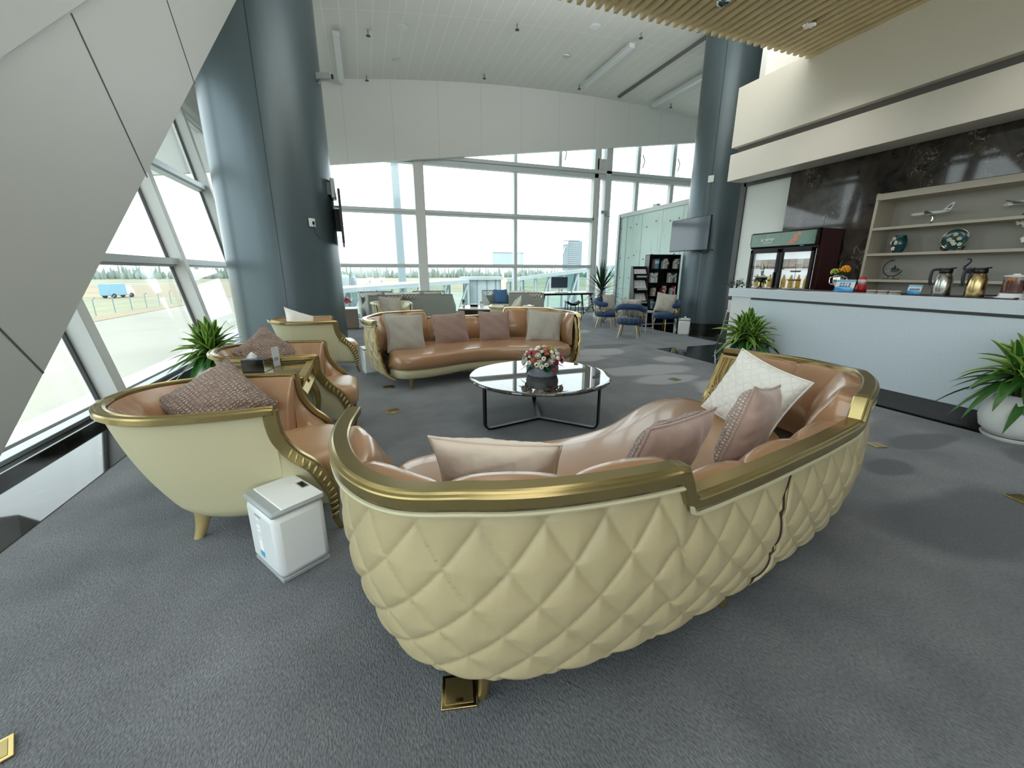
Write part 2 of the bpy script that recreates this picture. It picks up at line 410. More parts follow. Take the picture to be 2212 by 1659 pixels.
def catmull(pts, n):
    """n points evenly spaced along a smooth curve through pts"""
    P = [V(p) for p in pts]; P = [P[0] * 2 - P[1]] + P + [P[-1] * 2 - P[-2]]; out = []
    for i in range(1, len(P) - 2):
        for k in range(24):
            t = k / 24; a, b, c, d = P[i - 1:i + 3]
            out.append(.5 * ((2 * b) + (c - a) * t + (2 * a - 5 * b + 4 * c - d) * t * t + (3 * b - a - 3 * c + d) * t ** 3))
    out.append(P[-2]); L = [0]
    for i in range(1, len(out)): L.append(L[-1] + (out[i] - out[i - 1]).length)
    res = []; j = 0
    for i in range(n):
        d = L[-1] * i / (n - 1)
        while j < len(L) - 2 and L[j + 1] < d: j += 1
        f = (d - L[j]) / max(1e-9, L[j + 1] - L[j]); res.append(out[j].lerp(out[j + 1], max(0, min(1, f))))
    return res
def smooth(a, b, x):
    t = max(0, min(1, (x - a) / (b - a))); return t * t * (3 - 2 * t)
# ------------------------------------------------------------------ the room
TL = math.tan(rad(10))                       # the side glazing leans outward
def XG(z): return -2.62 - TL * (z - .15)
def zceil(x): return 6.53 - .0095 * (x - 7) ** 2

struct(MB().bb(-2.62, 13.5, -6, 13.05, -.12, 0).build('floor', 'carpet'))
def floor_strip(x0, x1, y0, y1, h=.004):
    return struct(MB().bb(x0, x1, y0, y1, .0005, h).build('trim_1', 'marble_floor'))
floor_strip(-2.37, -1.83, -6, 12.9)
struct(MB().prism([(4.93, -6, .0005), (7.0, -6, .0005), (7.0, 5.6, .0005), (7.6, 5.6, .0005), (9.2, 6.05, .0005), (9.2, 9.0, .0005), (6.58, 9.0, .0005), (6.58, 6.05, .0005), (4.93, 6.05, .0005)], (0, 0, .0035)).build('trim_2', 'marble_floor'))

# ceiling: shallow barrel of white boards running away from the viewer
mb = MB(); mb.loft(lambda u, v: (-4.5 + 18.5 * u, -6 + 18.9 * v, zceil(-4.5 + 18.5 * u)), 40, 2)
mb.loft(lambda u, v: (-4.5 + 18.5 * u, -6 + 18.9 * v, zceil(-4.5 + 18.5 * u) + .15), 40, 2)
struct(mb.build('ceiling', 'ceiling'))
# the tall white wall over the end glazing, its lower edge climbing to the right
poly = [(-5, 12.7, 4.07 - .134 * 4.4), (14, 12.7, 4.07 + .134 * 14.6)] + [(x, 12.7, zceil(x) + .1) for x in (14, 10, 7, 4, 1, -2, -5)]
struct(MB().prism(poly, (0, .14, 0)).build('wall_far', 'panel_wall'))
struct(MB().bb(12.6, 12.75, 6.7, 13, 0, 7).bb(7.25, 12.75, 6.66, 6.78, 0, 7).bb(12.6, 12.75, -6, 6.66, 3.0, 7).build('wall_side', 'white_wall'))
W = sroot('wall_back')
MB().bb(-4, 7.5, -6.1, -6, 2.6, 7).bb(1.5, 7.5, -6.1, -6, 0, 2.6).build('upper_wall', 'white_wall', W)

# ---- end window
W = sroot('window_1')
f = MB()
f.bb(1.58, 1.86, 12.86, 13.2, 0, 4.55)
f.build('column_mullion', 'fin', W, bevel=.012)
for x, w, z1 in ((4.68, .1, 5.2), (6.18, .1, 5.35), (9.1, .13, 5.8), (10.55, .14, 5.9)):
    z0 = 0 if x < 5 else (4.4 if x < 7 else 3.0)
    m1 = MB().bb(x - w / 2, x + w / 2, 12.94, 13.1, z0, z1)
    m1.build('mullion', 'alu', W, bevel=.006)
    if x > 5:
        MB().tube([(x + .09, 12.88, 5.15), (x + .16, 12.86, 4.95), (x + .13, 12.9, 4.75)], .018, 6).build('window_stay', 'alu_grey', W)
MB().bb(7.4, 7.56, 12.9, 13.12, 0, 5.6).bb(7.6, 7.66, 12.95, 13.1, 0, 5.6).build('pillar_mullion', 'fin', W, bevel=.01)
MB().bb(7.8, 8.02, 12.84, 13.14, 0, 5.7).build('pillar_mullion', 'alu', W, bevel=.012)
MB().bb(7.5, 7.9, 12.9, 13.05, 4.55, 4.9).build('gusset', 'fin', W)
MB().bb(-3, 12.6, 12.9, 13.14, 4.32, 4.46).bb(-3, 12.6, 12.84, 13.1, 4.46, 4.56).build('beam', 'alu', W, bevel=.01)
for z, h in ((3.03, .13), (1.53, .1), (.1, .14)):
    MB().bb(-3, 7.45, 12.93, 13.08, z - h / 2, z + h / 2).bb(-3, 7.45, 12.9, 12.95, z - h / 2 + .06, z + h / 2 + .01).build('transom', 'alu', W)
for x0, x1, z0, z1 in ((-3, 1.6, .1, 4.35), (1.85, 4.65, .1, 4.35), (4.72, 7.42, .1, 4.35), (8.0, 12.6, .1, 4.35), (1.85, 12.6, 4.5, 6.4)):
    MB().bb(x0, x1, 13.0, 13.012, z0, z1).build('pane', 'glass', W)

# ---- leaning side window with deep fins
W = sroot('window_2')
def fin(y):
    q = MB().prism([(XG(.06) + .22, y, .06), (XG(.06), y, .06), (XG(5.1), y, 5.1), (XG(5.1) + .24, y, 5.1)], (0, .15, 0)); q.build('fin', 'fin', W, bevel=.006)
    MB().prism([(XG(.1) + .05, y - .03, .14), (XG(.1) + .02, y - .03, .14), (XG(5) + .02, y - .03, 5), (XG(5) + .05, y - .03, 5)], (0, .03, 0)).build('gasket', 'darkgrey', W)
for y in (-4.02, -1.02, 1.98, 4.98, 7.98, 10.98): fin(y)
for z in (1.507, 3.057, 4.6):
    x = XG(z)
    MB().bb(x - .03, x + .16, -6, 12.9, z - .04, z + .05).bb(x - .02, x + .1, -6, 12.9, z - .075, z - .04).build('transom', 'alu', W)
MB().prism([(XG(4.76) - .1, -6, 4.76), (XG(4.76) + .22, -6, 4.76), (XG(5.1) + .22, -6, 5.1), (XG(5.1) - .1, -6, 5.1)], (0, 19, 0)).build('head_beam', 'fin', W)
q = MB().prism([(XG(.1), -6, .1), (XG(.1) - .012, -6, .1), (XG(4.8) - .012, -6, 4.8), (XG(4.8), -6, 4.8)], (0, 19, 0)); q.build('pane', 'glass', W)
MB().bb(-2.56, -2.45, -6, 12.9, .065, .10).build('sill_rail', 'alu_grey', W, bevel=.004)
MB().prism([(-2.95, -6, .02), (-2.62, -6, .05), (-2.62, -6, .10), (-2.95, -6, .07)], (0, 19, 0)).build('sill_ledge', 'alu', W)
struct(MB().bb(-2.62, -2.37, -6, 13, 0, .065).build('baseboard_left', 'granite', bevel=.004))
# white band of wall above the side window
struct(MB().prism([(XG(5.1) + .2, -6, 5.1), (XG(5.1) - .1, -6, 5.1), (-4.3, -6, 6.2), (-3.3, -6, 6.2)], (0, 18.7, 0)).build('wall_left', 'white_wall'))

# ---- the diagonal white facet that folds inward from the sill to the ceiling
def SX(z): return -2.34 + .248 * z
def sp(y, z, d=0): return (SX(z) + d, y, z - d * .25)
def facet(pts, d0, d1):
    return MB().prism([sp(y, z, d0) for y, z in pts], (d1 - d0, 0, 0))
q = facet([(3.31, .2), (3.33, .22), (6.94, 4.61), (7.45, 5.23), (6.1, 5.23), (4.04, 3.1), (3.32, 2.45), (2.6, 1.6), (3.0, .7)], 0, -.16)
q.build('trim_3', 'fin'); struct(bpy.data.objects['trim_3'])
q = facet([(6.06, 5.23), (4.02, 3.12), (3.30, 2.47), (2.58, 1.63), (2.1, 2.3), (-.6, 5.23)], .03, -.14)
struct(q.build('trim_4', 'fin'))
sm = MB()
for a, b in (((3.88, 2.94), (4.99, 2.19)), ((5.14, 3.67), (5.88, 3.29)), ((2.9, 1.42), (3.7, .67))):
    A, B = V(sp(*a, .001)), V(sp(*b, .001)); sm.bar(A, B, .012, .004, up=(1, 0, -.25))
sm.build('panel_joint', 'groove', bpy.data.objects['trim_3'])

# ---- round columns
def column(x, y, r, h, base, saz, nm):
    root = sroot(nm, (x, y, 0))
    MB().cyl((0, 0, .16 if base else 0), r, h, 72).build('shaft', 'column', root, ang=30)
    if base: MB().cyl((0, 0, 0), r - .015, .17, 72).build('base_ring', 'black', root, ang=30)
    for a in saz:
        MB().bar((r * cos(a), r * sin(a), .2), (r * cos(a), r * sin(a), h), .006, .006).build('seam', 'black', root)
    return root
column(-1.30, 8.60, .906, 6.2, False, (rad(-90 + 4), rad(40)), 'column_1')
column(7.98, 8.17, .618, 6.4, True, (rad(-150), rad(-60)), 'column_2')

# ---- right-hand side: marble wall with a shelf recess, white bulkheads, frosted window
ms = MB()
ms.bb(7.0, 7.45, 4.21, 5.6, 0, 3.0).bb(7.0, 7.45, -6, 4.21, 2.42, 3.0).bb(7.0, 7.45, -6, .8, 0, 2.42).bb(7.0, 7.45, .8, 4.21, 0, .88)
ms.bb(7.38, 7.45, .8, 4.21, .88, 2.42)
struct(ms.build('wall_right', 'marble_wall'))
jm = MB()
for y in (4.9, 3.5, 2.1): jm.bb(6.9985, 7.0, y - .002, y + .002, 2.43 if y < 4.2 else .1, 2.98)
jm.bb(6.9985, 7.0, 4.22, 5.6, 1.98, 1.984); jm.build('joint', 'black', bpy.data.objects['wall_right'])
b = MB().bb(6.575, 7.5, -6, 6.55, 2.98, 3.43).build('wall_upper', 'cream_wall', bevel=.004); struct(b)
MB().bb(6.575, 7.5, -6, 6.55, 3.54, 4.5).build('upper_band', 'cream_wall', b, bevel=.004)
MB().bb(6.68, 7.4, -6, 6.5, 3.42, 3.55).build('recess', 'groove', b)
W = sroot('window_3')
MB().bb(7.03, 7.05, 5.6, 6.52, .1, 2.93).build('pane', 'film', W)
MB().bb(7.0, 7.1, 6.5, 6.62, 0, 2.98).bb(7.0, 7.1, 5.6, 6.55, 2.92, 2.98).bb(7.0, 7.1, 5.6, 6.5, 0, .1).build('frame', 'darkgrey', W)

# slatted wood ceiling over the bar
sm = MB(); n = 0; x = 6.56
while x > 1.7:
    sm.prism([(x - .055, 5.3, 4.43), (x - .005, 5.3, 4.43), (x + .004, 5.3, 4.57), (x - .064, 5.3, 4.57)], (0, -11, 0)); x -= .1275
sm.bb(1.7, 6.57, -5.7, 5.3, 4.57, 4.6)
struct(sm.build('ceiling_slats', 'wood', ang=30))

# ---- frosted glass wall of the boarding corridor, beyond the bookcase
P = sroot('wall_corridor')
MB().bb(8.4, 8.44, 9.3, 12.8, .02, 3.12).build('glass_panel', 'pale_glass', P)
MB().bb(8.36, 8.5, 9.3, 12.85, 3.12, 3.24).build('top_rail', 'alu', P)
MB().bb(8.34, 8.46, 12.72, 12.84, 0, 3.2).build('end_post', 'alu_grey', P)
MB().bb(8.4, 8.52, 10.9, 11.1, 3.24, 3.32).build('rail_box', 'alu', P)
jm = MB()
for y in (12.35, 11.55, 10.6, 9.75): jm.bb(8.395, 8.4, y - .008, y + .008, .02, 3.12)
jm.build('joint', 'alu_grey', P)
jm = MB()
for y in (12.6, 12.1, 11.8, 11.3, 10.9, 10.3, 9.95):
    for z in (.5, 1.15, 1.8, 2.75): jm.ball((8.393, y + .06 * sin(z * 5 + y), z + .1 * sin(y * 7)), .022, 8, 5)
jm.build('glass_bolt', 'alu_grey', P)

# ------------------------------------------------------------------ outside
struct(MB().bb(-700, 700, -300, 900, -4.9, -4.7).build('ground', 'apron'))
struct(MB().bb(-700, -32.5, -100, 320, -4.7, -4.66).build('field', 'field'))
struct(MB().prism([(-32.5, -100, -4.65), (-34.5, -100, -4.65), (-37.5, 320, -4.65), (-32.5, 320, -4.65)], (0, 0, .02)).build('verge', 'dirt'))
struct(MB().bb(-700, 700, 130, 250, -4.7, -4.64).build('field_far', 'dirt'))
struct(MB().bb(-700, 700, 265, 300, -4.7, -4.62).build('runway', 'apron'))
struct(MB().bb(-700, 700, 310, 470, -4.7, -4.6).build('field_beyond', 'field'))
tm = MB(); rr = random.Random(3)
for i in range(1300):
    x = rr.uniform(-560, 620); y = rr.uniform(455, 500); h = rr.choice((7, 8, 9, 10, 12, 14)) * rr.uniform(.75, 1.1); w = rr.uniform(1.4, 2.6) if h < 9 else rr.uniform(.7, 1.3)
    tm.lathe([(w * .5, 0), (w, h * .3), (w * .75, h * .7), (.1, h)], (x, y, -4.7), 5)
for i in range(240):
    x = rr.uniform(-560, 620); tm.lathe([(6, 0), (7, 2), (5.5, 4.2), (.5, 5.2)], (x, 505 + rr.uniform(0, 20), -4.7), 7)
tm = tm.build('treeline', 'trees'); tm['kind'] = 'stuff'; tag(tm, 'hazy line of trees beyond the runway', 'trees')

def t_box(name, label, cat, loc, rz=0): return thing(name, label, cat, loc, rz)
v = thing('delivery_van', 'pale blue van parked on the grass beyond the apron fence', 'van', (-57, 128, -4.66), rad(70))
MB().bb(-3.4, 1.2, -1.2, 1.2, .6, 3.4).build('cargo_box', 'vanblue', v, bevel=.15)
MB().prism([(1.2, -1.15, .6), (3.3, -1.15, .6), (3.3, -1.15, 1.6), (2.6, -1.15, 2.8), (1.2, -1.15, 2.9)], (0, 2.3, 0)).build('cab', 'plastic', v, bevel=.1)
for x in (-2.3, 2.3):
    for y in (-1.1, 1.1): MB().tube([(x, y - .15, .55), (x, y + .15, .55)], .55, 14).build('wheel', 'black', v)
for k, (x, y) in enumerate(((-66, 126), (-70.5, 128))):
    c = thing('parked_car', ('dark car parked nearest the pale blue van', 'dark car parked farther from the pale blue van')[k], 'car', (x, y, -4.66), rad(100), 'dark cars on the grass')
    MB().bb(-2.2, 2.2, -.9, .9, .35, 1.0).build('body', 'darkgrey', c, bevel=.12)
    MB().prism([(-1.7, -.8, 1), (1.2, -.8, 1), (.6, -.8, 1.55), (-1.2, -.8, 1.55)], (0, 1.6, 0)).build('cabin', 'black', c, bevel=.05)
    for x2 in (-1.4, 1.4): MB().tube([(x2, -.9, .35), (x2, .9, .35)], .35, 12).build('wheel', 'black', c)
c = thing('ground_vehicle', 'yellow ground vehicle partly hidden beside the diagonal white facet', 'vehicle', (-11.5, 12.8, -4.7), rad(40))
MB().bb(-2, 1, -1, 1, .5, 1.6).build('body', 'yellow', c, bevel=.1)
MB().bb(1, 2.1, -.9, .9, .5, 2.2).build('cab', 'plastic', c, bevel=.1)
for x2 in (-1.3, 1.4): MB().tube([(x2, -1, .5), (x2, 1, .5)], .5, 12).build('wheel', 'black', c)
fm = thing('apron_fence', 'thin wire fence along the edge of the concrete apron', 'fence', (-36.5, 60, -4.66))
for y in range(0, 46, 5): MB().tube([(0, y, 0), (0, y, 2.2), (.4, y, 2.6)], .07, 5).build('post', 'bridge_dk', fm)
wq = MB()
for z in (.6, 1.2, 1.8): wq.bar((0, 0, z), (0, 45, z), .025)
wq.build('wire', 'bridge_dk', fm)

def corridor(root, A, B, hA, hB, zf, bays, w=2.2):
    """glazed boarding bridge from A to B; roof heights hA, hB"""
    A, B = V(A), V(B); d = (B - A); t = d.normalized(); nrm = V((t.y, -t.x, 0))
    for s, nm in ((1, 'near'), (-1, 'far')):
        o = nrm * s * w / 2; gm = MB()
        gm.hexa([A + o + V((0, 0, zf)), B + o + V((0, 0, zf)), B + o * 1.02 + V((0, 0, zf)), A + o * 1.02 + V((0, 0, zf)),
                 A + o + V((0, 0, hA)), B + o + V((0, 0, hB)), B + o * 1.02 + V((0, 0, hB)), A + o * 1.02 + V((0, 0, hA))])
        gm.build('glazing', 'jetglass', root)
        fr = MB()
        for k in range(bays + 1):
            p = A.lerp(B, k / bays) + o; h = hA + (hB - hA) * k / bays
            fr.bar(p + V((0, 0, zf)), p + V((0, 0, h)), .12)
            if k < bays and k % 2 == 0:
                p2 = A.lerp(B, (k + 1) / bays) + o; fr.bar(p + V((0, 0, h)), p2 + V((0, 0, zf)), .1)
        fr.bar(A + o + V((0, 0, zf)), B + o + V((0, 0, zf)), .2)
        fr.build('frame', 'bridge', root)
    a, b = A + V((0, 0, hA + .1)), B + V((0, 0, hB + .1))
    MB().bar(a, b, w + .3, .22).build('roof', 'bridge', root)
    MB().bar(A + V((0, 0, zf - .1)), B + V((0, 0, zf - .1)), w, .2).build('deck', 'bridge_dk', root)
j = thing('jet_bridge', 'glazed boarding bridge sloping down from the right behind the desk', 'jet bridge')
corridor(j, (16.5, 23.3, 0), (9.1, 26.5, 0), 1.75, .75, -2.2, 9)
j = thing('jet_bridge', 'glazed boarding bridge with diagonal braces behind the grey settees', 'jet bridge')
corridor(j, (5.5, 25.7, 0), (-5, 22, 0), .72, .2, -3.0, 7)
r = thing('bridge_rotunda', 'ribbed pale round bridge head joining the two glazed bridges', 'jet bridge', (7.1, 26, -4.7))
MB().lathe([(1.15 + (.05 if k % 2 else 0), 1.6) for k in range(2)] + [(1.2, 5.6)], n=28).build('drum', 'bridge', r, ang=10)
MB().cyl((0, 0, 5.6), 1.4, .18, 28).build('roof_cap', 'bridge', r)
MB().cyl((0, 0, 0), .6, 1.7, 16).build('pedestal', 'bridge_dk', r)
for a in range(0, 360, 30): MB().bar((1.2 * cos(rad(a)), 1.2 * sin(rad(a)), 1.6), (1.2 * cos(rad(a)), 1.2 * sin(rad(a)), 5.6), .07).build('rib', 'bridge_dk', r)
p = thing('mast', 'tall pale mast standing outside the left bay of the end window', 'mast', (5, 60, -4.7)); MB().cyl((0, 0, 0), .55, 26, 16, .48).build('pole', 'bridge_dk', p); MB().bb(-.9, .9, -.9, .9, 26, 26.3).build('head_frame', 'alu_grey', p)
b = thing('billboard', 'blank pale rectangular board on posts outside the end window', 'board', (20.5, 60, -4.7)); MB().bb(-2.4, 2.4, -.15, .15, 6.7, 8.85).build('panel', 'bridge', b)
for x in (-.8, .8): MB().cyl((x, 0, 0), .15, 6.8, 10).build('post', 'alu', b)
MB().bb(-2.45, 2.45, -.2, .2, 8.8, 8.9).build('edge_strip', 'bridge_dk', b)
b = thing('louvred_tower', 'grey louvred tower box rising above the right bridge', 'tower', (20.74, 40, -4.7))
MB().bb(-.8, .8, -.6, .6, 6.2, 9.1).build('body', 'bridge_dk', b)
lm = MB()
for k in range(14): lm.bb(-.75, .3, -.64, -.6, 6.4 + k * .19, 6.48 + k * .19)
lm.build('louvre', 'alu_grey', b); MB().bb(-.85, .85, -.62, .62, 9.15, 9.2).bb(-.85, -.78, -.6, .6, 8.8, 9.2).build('top_frame', 'alu', b)
MB().bb(-.3, .3, -.3, .3, 0, 6.2).build('support', 'bridge_dk', b); MB().tube([(-.8, 0, 8.6), (-1.4, 0, 7.2), (-2.6, 0, 6)], .06, 6).build('strut', 'alu', b)
for k, (x, lb) in enumerate(((.35, 'white service post nearer the dark column'), (1.12, 'white service post farther from the dark column'))):
    s = thing('service_post', lb + ', outside the end window', 'post', (x, 30, -4.7), 0, 'white service posts')
    MB().cyl((0, 0, 0), .3, 5.3, 12, .22).build('post', 'bridge', s); MB().bb(-.15, .25, -.1, .1, 5.5, 5.7).build('lamp_head', 'plastic', s); MB().cyl((0, 0, 5.3), .05, .25, 8).build('neck', 'bridge', s)
c = thing('bridge_cab', 'white rounded aircraft bridge cab seen through the glass beside the dark column', 'jet bridge', (-1.0, 30, -4.7))
MB().bb(-.55, .1, -.5, .5, 4.2, 5.9).build('hood', 'bridge', c, bevel=.2); MB().bb(.15, .5, -.4, .4, 3.9, 5.8).build('bellows', 'bridge_dk', c, bevel=.12); MB().bb(-.4, .3, -.3, .3, 0, 4.2).build('support', 'bridge_dk', c)
# ------------------------------------------------------------------ crescent sofas
def mirror(pts): return pts + [(-x, y) for x, y in pts[-2::-1]]
RIM = mirror([(1.33, -.60), (1.40, -.44), (1.44, -.26), (1.435, -.04), (1.35, .15), (1.175, .30), (.95, .40), (.64, .475), (.3, .497), (0, .5)])
BASE = mirror([(1.22, -.76), (1.31, -.50), (1.365, -.30), (1.375, -.12), (1.34, .08), (1.24, .23), (1.09, .33), (.83, .41), (.44, .455), (0, .465)])
NU = 241
rim2 = catmull([(x, y, 0) for x, y in RIM], NU); base2 = catmull([(x, y, 0) for x, y in BASE], NU)
def rimz(x):
    ax = abs(x); z = .70 + .10 * smooth(.585, .635, ax)
    return z - .025 * smooth(1.2, 1.42, ax)
rim3 = [V((p.x, p.y, rimz(p.x))) for p in rim2]
def nrm2(pts):
    out = []
    for i in range(len(pts)):
        t = pts[min(i + 1, len(pts) - 1)] - pts[max(i - 1, 0)]; out.append(V((t.y, -t.x, 0)).normalized() * -1)
    return out
rimN = nrm2(rim2)
if rimN[NU // 2].y < 0: rimN = [-n for n in rimN]
arc = [0]
for i in range(1, NU): arc.append(arc[-1] + (rim2[i] - rim2[i - 1]).length)
def seat_front(x):
    ax = abs(x); y = -.64 - .22 * smooth(.05, .95, ax)
    if ax > .98: y += .22 * ((ax - .98) / .24) ** 2.2
    return y
def seat_back(x):
    ax = abs(x); return .28 - .25 * ax ** 2 - .25 * max(0, ax - .85) ** 1.5 * 4 if ax < 1.2 else -.55

def make_sofa(label, loc, rz, front_panel):
    S = thing('crescent_sofa', label, 'sofa', loc, rz, 'crescent sofas')
    mb = MB()
    def outer_f(u, v):
        x = u * (NU - 1); i = min(int(x), NU - 2); f = x - i
        b = base2[i].lerp(base2[i + 1], f); r = rim3[i].lerp(rim3[i + 1], f); n = rimN[i].lerp(rimN[i + 1], f)
        s = arc[i] + (arc[i + 1] - arc[i]) * f - arc[NU // 2]
        w = v ** .85
        p = b.lerp(V((r.x, r.y, 0)), w) + n * .045 * sin(PI * v) - n * .07 * max(0, 1 - v / .12) ** 2
        p.z = .11 + (r.z - .03 - .11) * v
        hh = v * .64 + .06 * sin(PI * v)
        a, c = s / .175 + hh / .2, s / .175 - hh / .2
        g = min(abs(sin(PI * a)), abs(sin(PI * c))) ** .36
        return p + n * .02 * (g - .6) * smooth(0, .05, v) * smooth(1.01, .94, v)
    mb.loft(outer_f, 640, 110); mb.build('outer_shell', 'cream', S, ang=180)
    # leather inside, channelled; it stops short of the carved arm ends
    U0 = .155 / arc[-1]
    def at(u):
        x = u * (NU - 1); i = min(int(x), NU - 2); f = x - i
        return rim3[i].lerp(rim3[i + 1], f), rimN[i].lerp(rimN[i + 1], f), arc[i] + (arc[i + 1] - arc[i]) * f
    def inner(u0, v):
        u = U0 + (1 - 2 * U0) * u0; r, n, s = at(u); s -= arc[-1] / 2
        e = min(1, min(u0, 1 - u0) / .035) ** .5
        ch = abs(sin(PI * s / .385 + PI / 2)) ** .38
        ins = .04 + .14 * sin(PI * .5 * min(1, v * 1.3)) ** .7
        puff = .045 * ch * sin(PI * min(1, v * 1.02 + .05)) - .03 * (1 - ch) * smooth(.9, .3, v)
        p = V((r.x, r.y, 0)) - n * (.04 + (ins + puff - .04) * (.15 + .85 * e))
        zz = r.z + .016 * sin(PI * min(1, v * 5)) * (.3 + .7 * ch) - (.012 if v > .2 else .012 * v / .2) - .02 * (1 - ch) * smooth(.3, .05, v)
        p.z = zz + (.34 - zz) * max(0, v - .08) / .92
        if v < .08: p = p + n * .035 * (1 - v / .08)
        return p
    mb = MB(); mb.loft(inner, 421, 40); mb.build('inner_back', 'leather', S, ang=180)
    # gilded rail on the rim, with a step at each side of the low centre
    rail = [r + V((0, 0, .004)) for r in rim3]
    prof = [(-.03, -.012), (-.03, .012), (-.025, .017), (.020, .017), (.025, .013), (.027, .006), (.036, .003), (.038, -.002), (.038, -.030), (.030, -.036), (-.01, -.036)]
    MB().sweep(rail, prof, rimN).build('rim_rail', 'gold', S, ang=18)
    MB().tube([r + n * .03 + V((0, 0, -.046)) for r, n in zip(rim3, rimN)], .008, 8).build('piping', 'cream2', S)
    # carved panels lining the inside of the two arm ends
    for i0 in (0, 1):
        def panel(u, v, i0=i0):
            d = .165 * u; q = d / arc[-1]; uu = q if i0 == 0 else 1 - q
            r, n, s = at(uu); wq = v ** .85; bq = base2[int(uu * (NU - 1))]
            z = .2 + (r.z - .028 - .2) * v; vv = (z - .11) / (r.z - .14)
            p = bq.lerp(V((r.x, r.y, 0)), max(0, vv) ** .85) + n * (.045 * sin(PI * min(1, vv)) - .022 - .02 * u); p.z = z
            rr = math.hypot(d - .2, (z - .70) * .62); ph = rr / .0145 * .5 + .3 * sin(z * 20)
            e = min(d, .165 - d); hgt = .010 * (.5 + .5 * sin(2 * PI * ph)) ** .7 if e > .016 and .05 < v < .96 else .010
            return p - n * hgt
        mb = MB(); mb.loft(panel, 60, 200); mb.build('arm_panel', front_panel, S, ang=60)
        ed = [outer_f(i0, k / 20) for k in range(21)]
        MB().tube(ed, .015, 8).build('panel_edge', front_panel, S)
    # kidney seat cushion and the band under it
    XS = [-1.215 + 2.43 * k / 60 for k in range(61)]
    def seat(u, v):
        x = -1.215 + 2.43 * u; yf, yb = seat_front(x), seat_back(x); e = min(1, (1.215 - abs(x)) / .06 + .05) ** .5
        rows = [(.03, .238), (.004, .25), (-.008, .30), (-.004, .36), (.012, .388), (.05, .403)]
        k = v * 13
        if k < 6:
            a = int(k); return V((x, yf + rows[a][0], .24 + (rows[a][1] - .24) * e))
        t = (k - 5) / 8; return V((x, yf + .05 + (yb - yf - .05) * t, .24 + (.403 + .012 * sin(PI * t) - .24) * e))
    mb = MB(); mb.loft(seat, 61, 14); mb.build('seat_cushion', 'leather', S, ang=60)
    def band(u, v):
        x = -1.2 + 2.4 * u; yf, yb = seat_front(x) + .02, seat_back(x)
        rows = [(.5, .13), (.03, .125), (.008, .14), (.0, .19), (.004, .225), (.02, .238), (.4, .24)]
        a = rows[int(round(v * 6))]; return V((x, min(yf + a[0], max(yb, yf + .01)), a[1]))
    mb = MB(); mb.loft(band, 61, 7); mb.build('seat_band', 'cream2', S, ang=60)
    # underside
    mb = MB(); mb.add([(p.x * .93, p.y * .93, .135) for p in base2[::6]], [tuple(range(len(base2[::6])))]); mb.build('underside', 'darkgrey', S)
    for x, y in ((1.15, .21), (-1.15, .21), (.13, .40), (-.97, -.78), (.97, -.78)):
        MB().tube([(x, y, .15), (x, y, .07), (x * 1.01, y * 1.01, 0)], [.034, .022, .017], 12).build('leg', 'gold', S)
    # the join of the two halves, marked by a curved welt
    wl = []; wl2 = []
    for k in range(30):
        v = k / 29; u = .506 - .036 * (1 - v) + .007 * sin(2 * PI * v); i = int(u * (NU - 1))
        wl.append(outer_f(u, .03 + .94 * v) + rimN[i] * .006); wl2.append(outer_f(u - .0035, .03 + .94 * v) + rimN[i] * .001)
    MB().tube(wl, .007, 6).build('welt', 'cream', S); MB().tube(wl2, .0045, 6).build('welt_gap', 'soil', S)
    return S
make_sofa('quilted cream crescent sofa in front of the camera, showing its back and gilt rail', (1.337, 1.453, 0), rad(192.3), 'gold_lt')
make_sofa('crescent sofa facing the camera beyond the round table, four pillows on it', (1.40, 5.62, 0), 0, 'gold_lt')

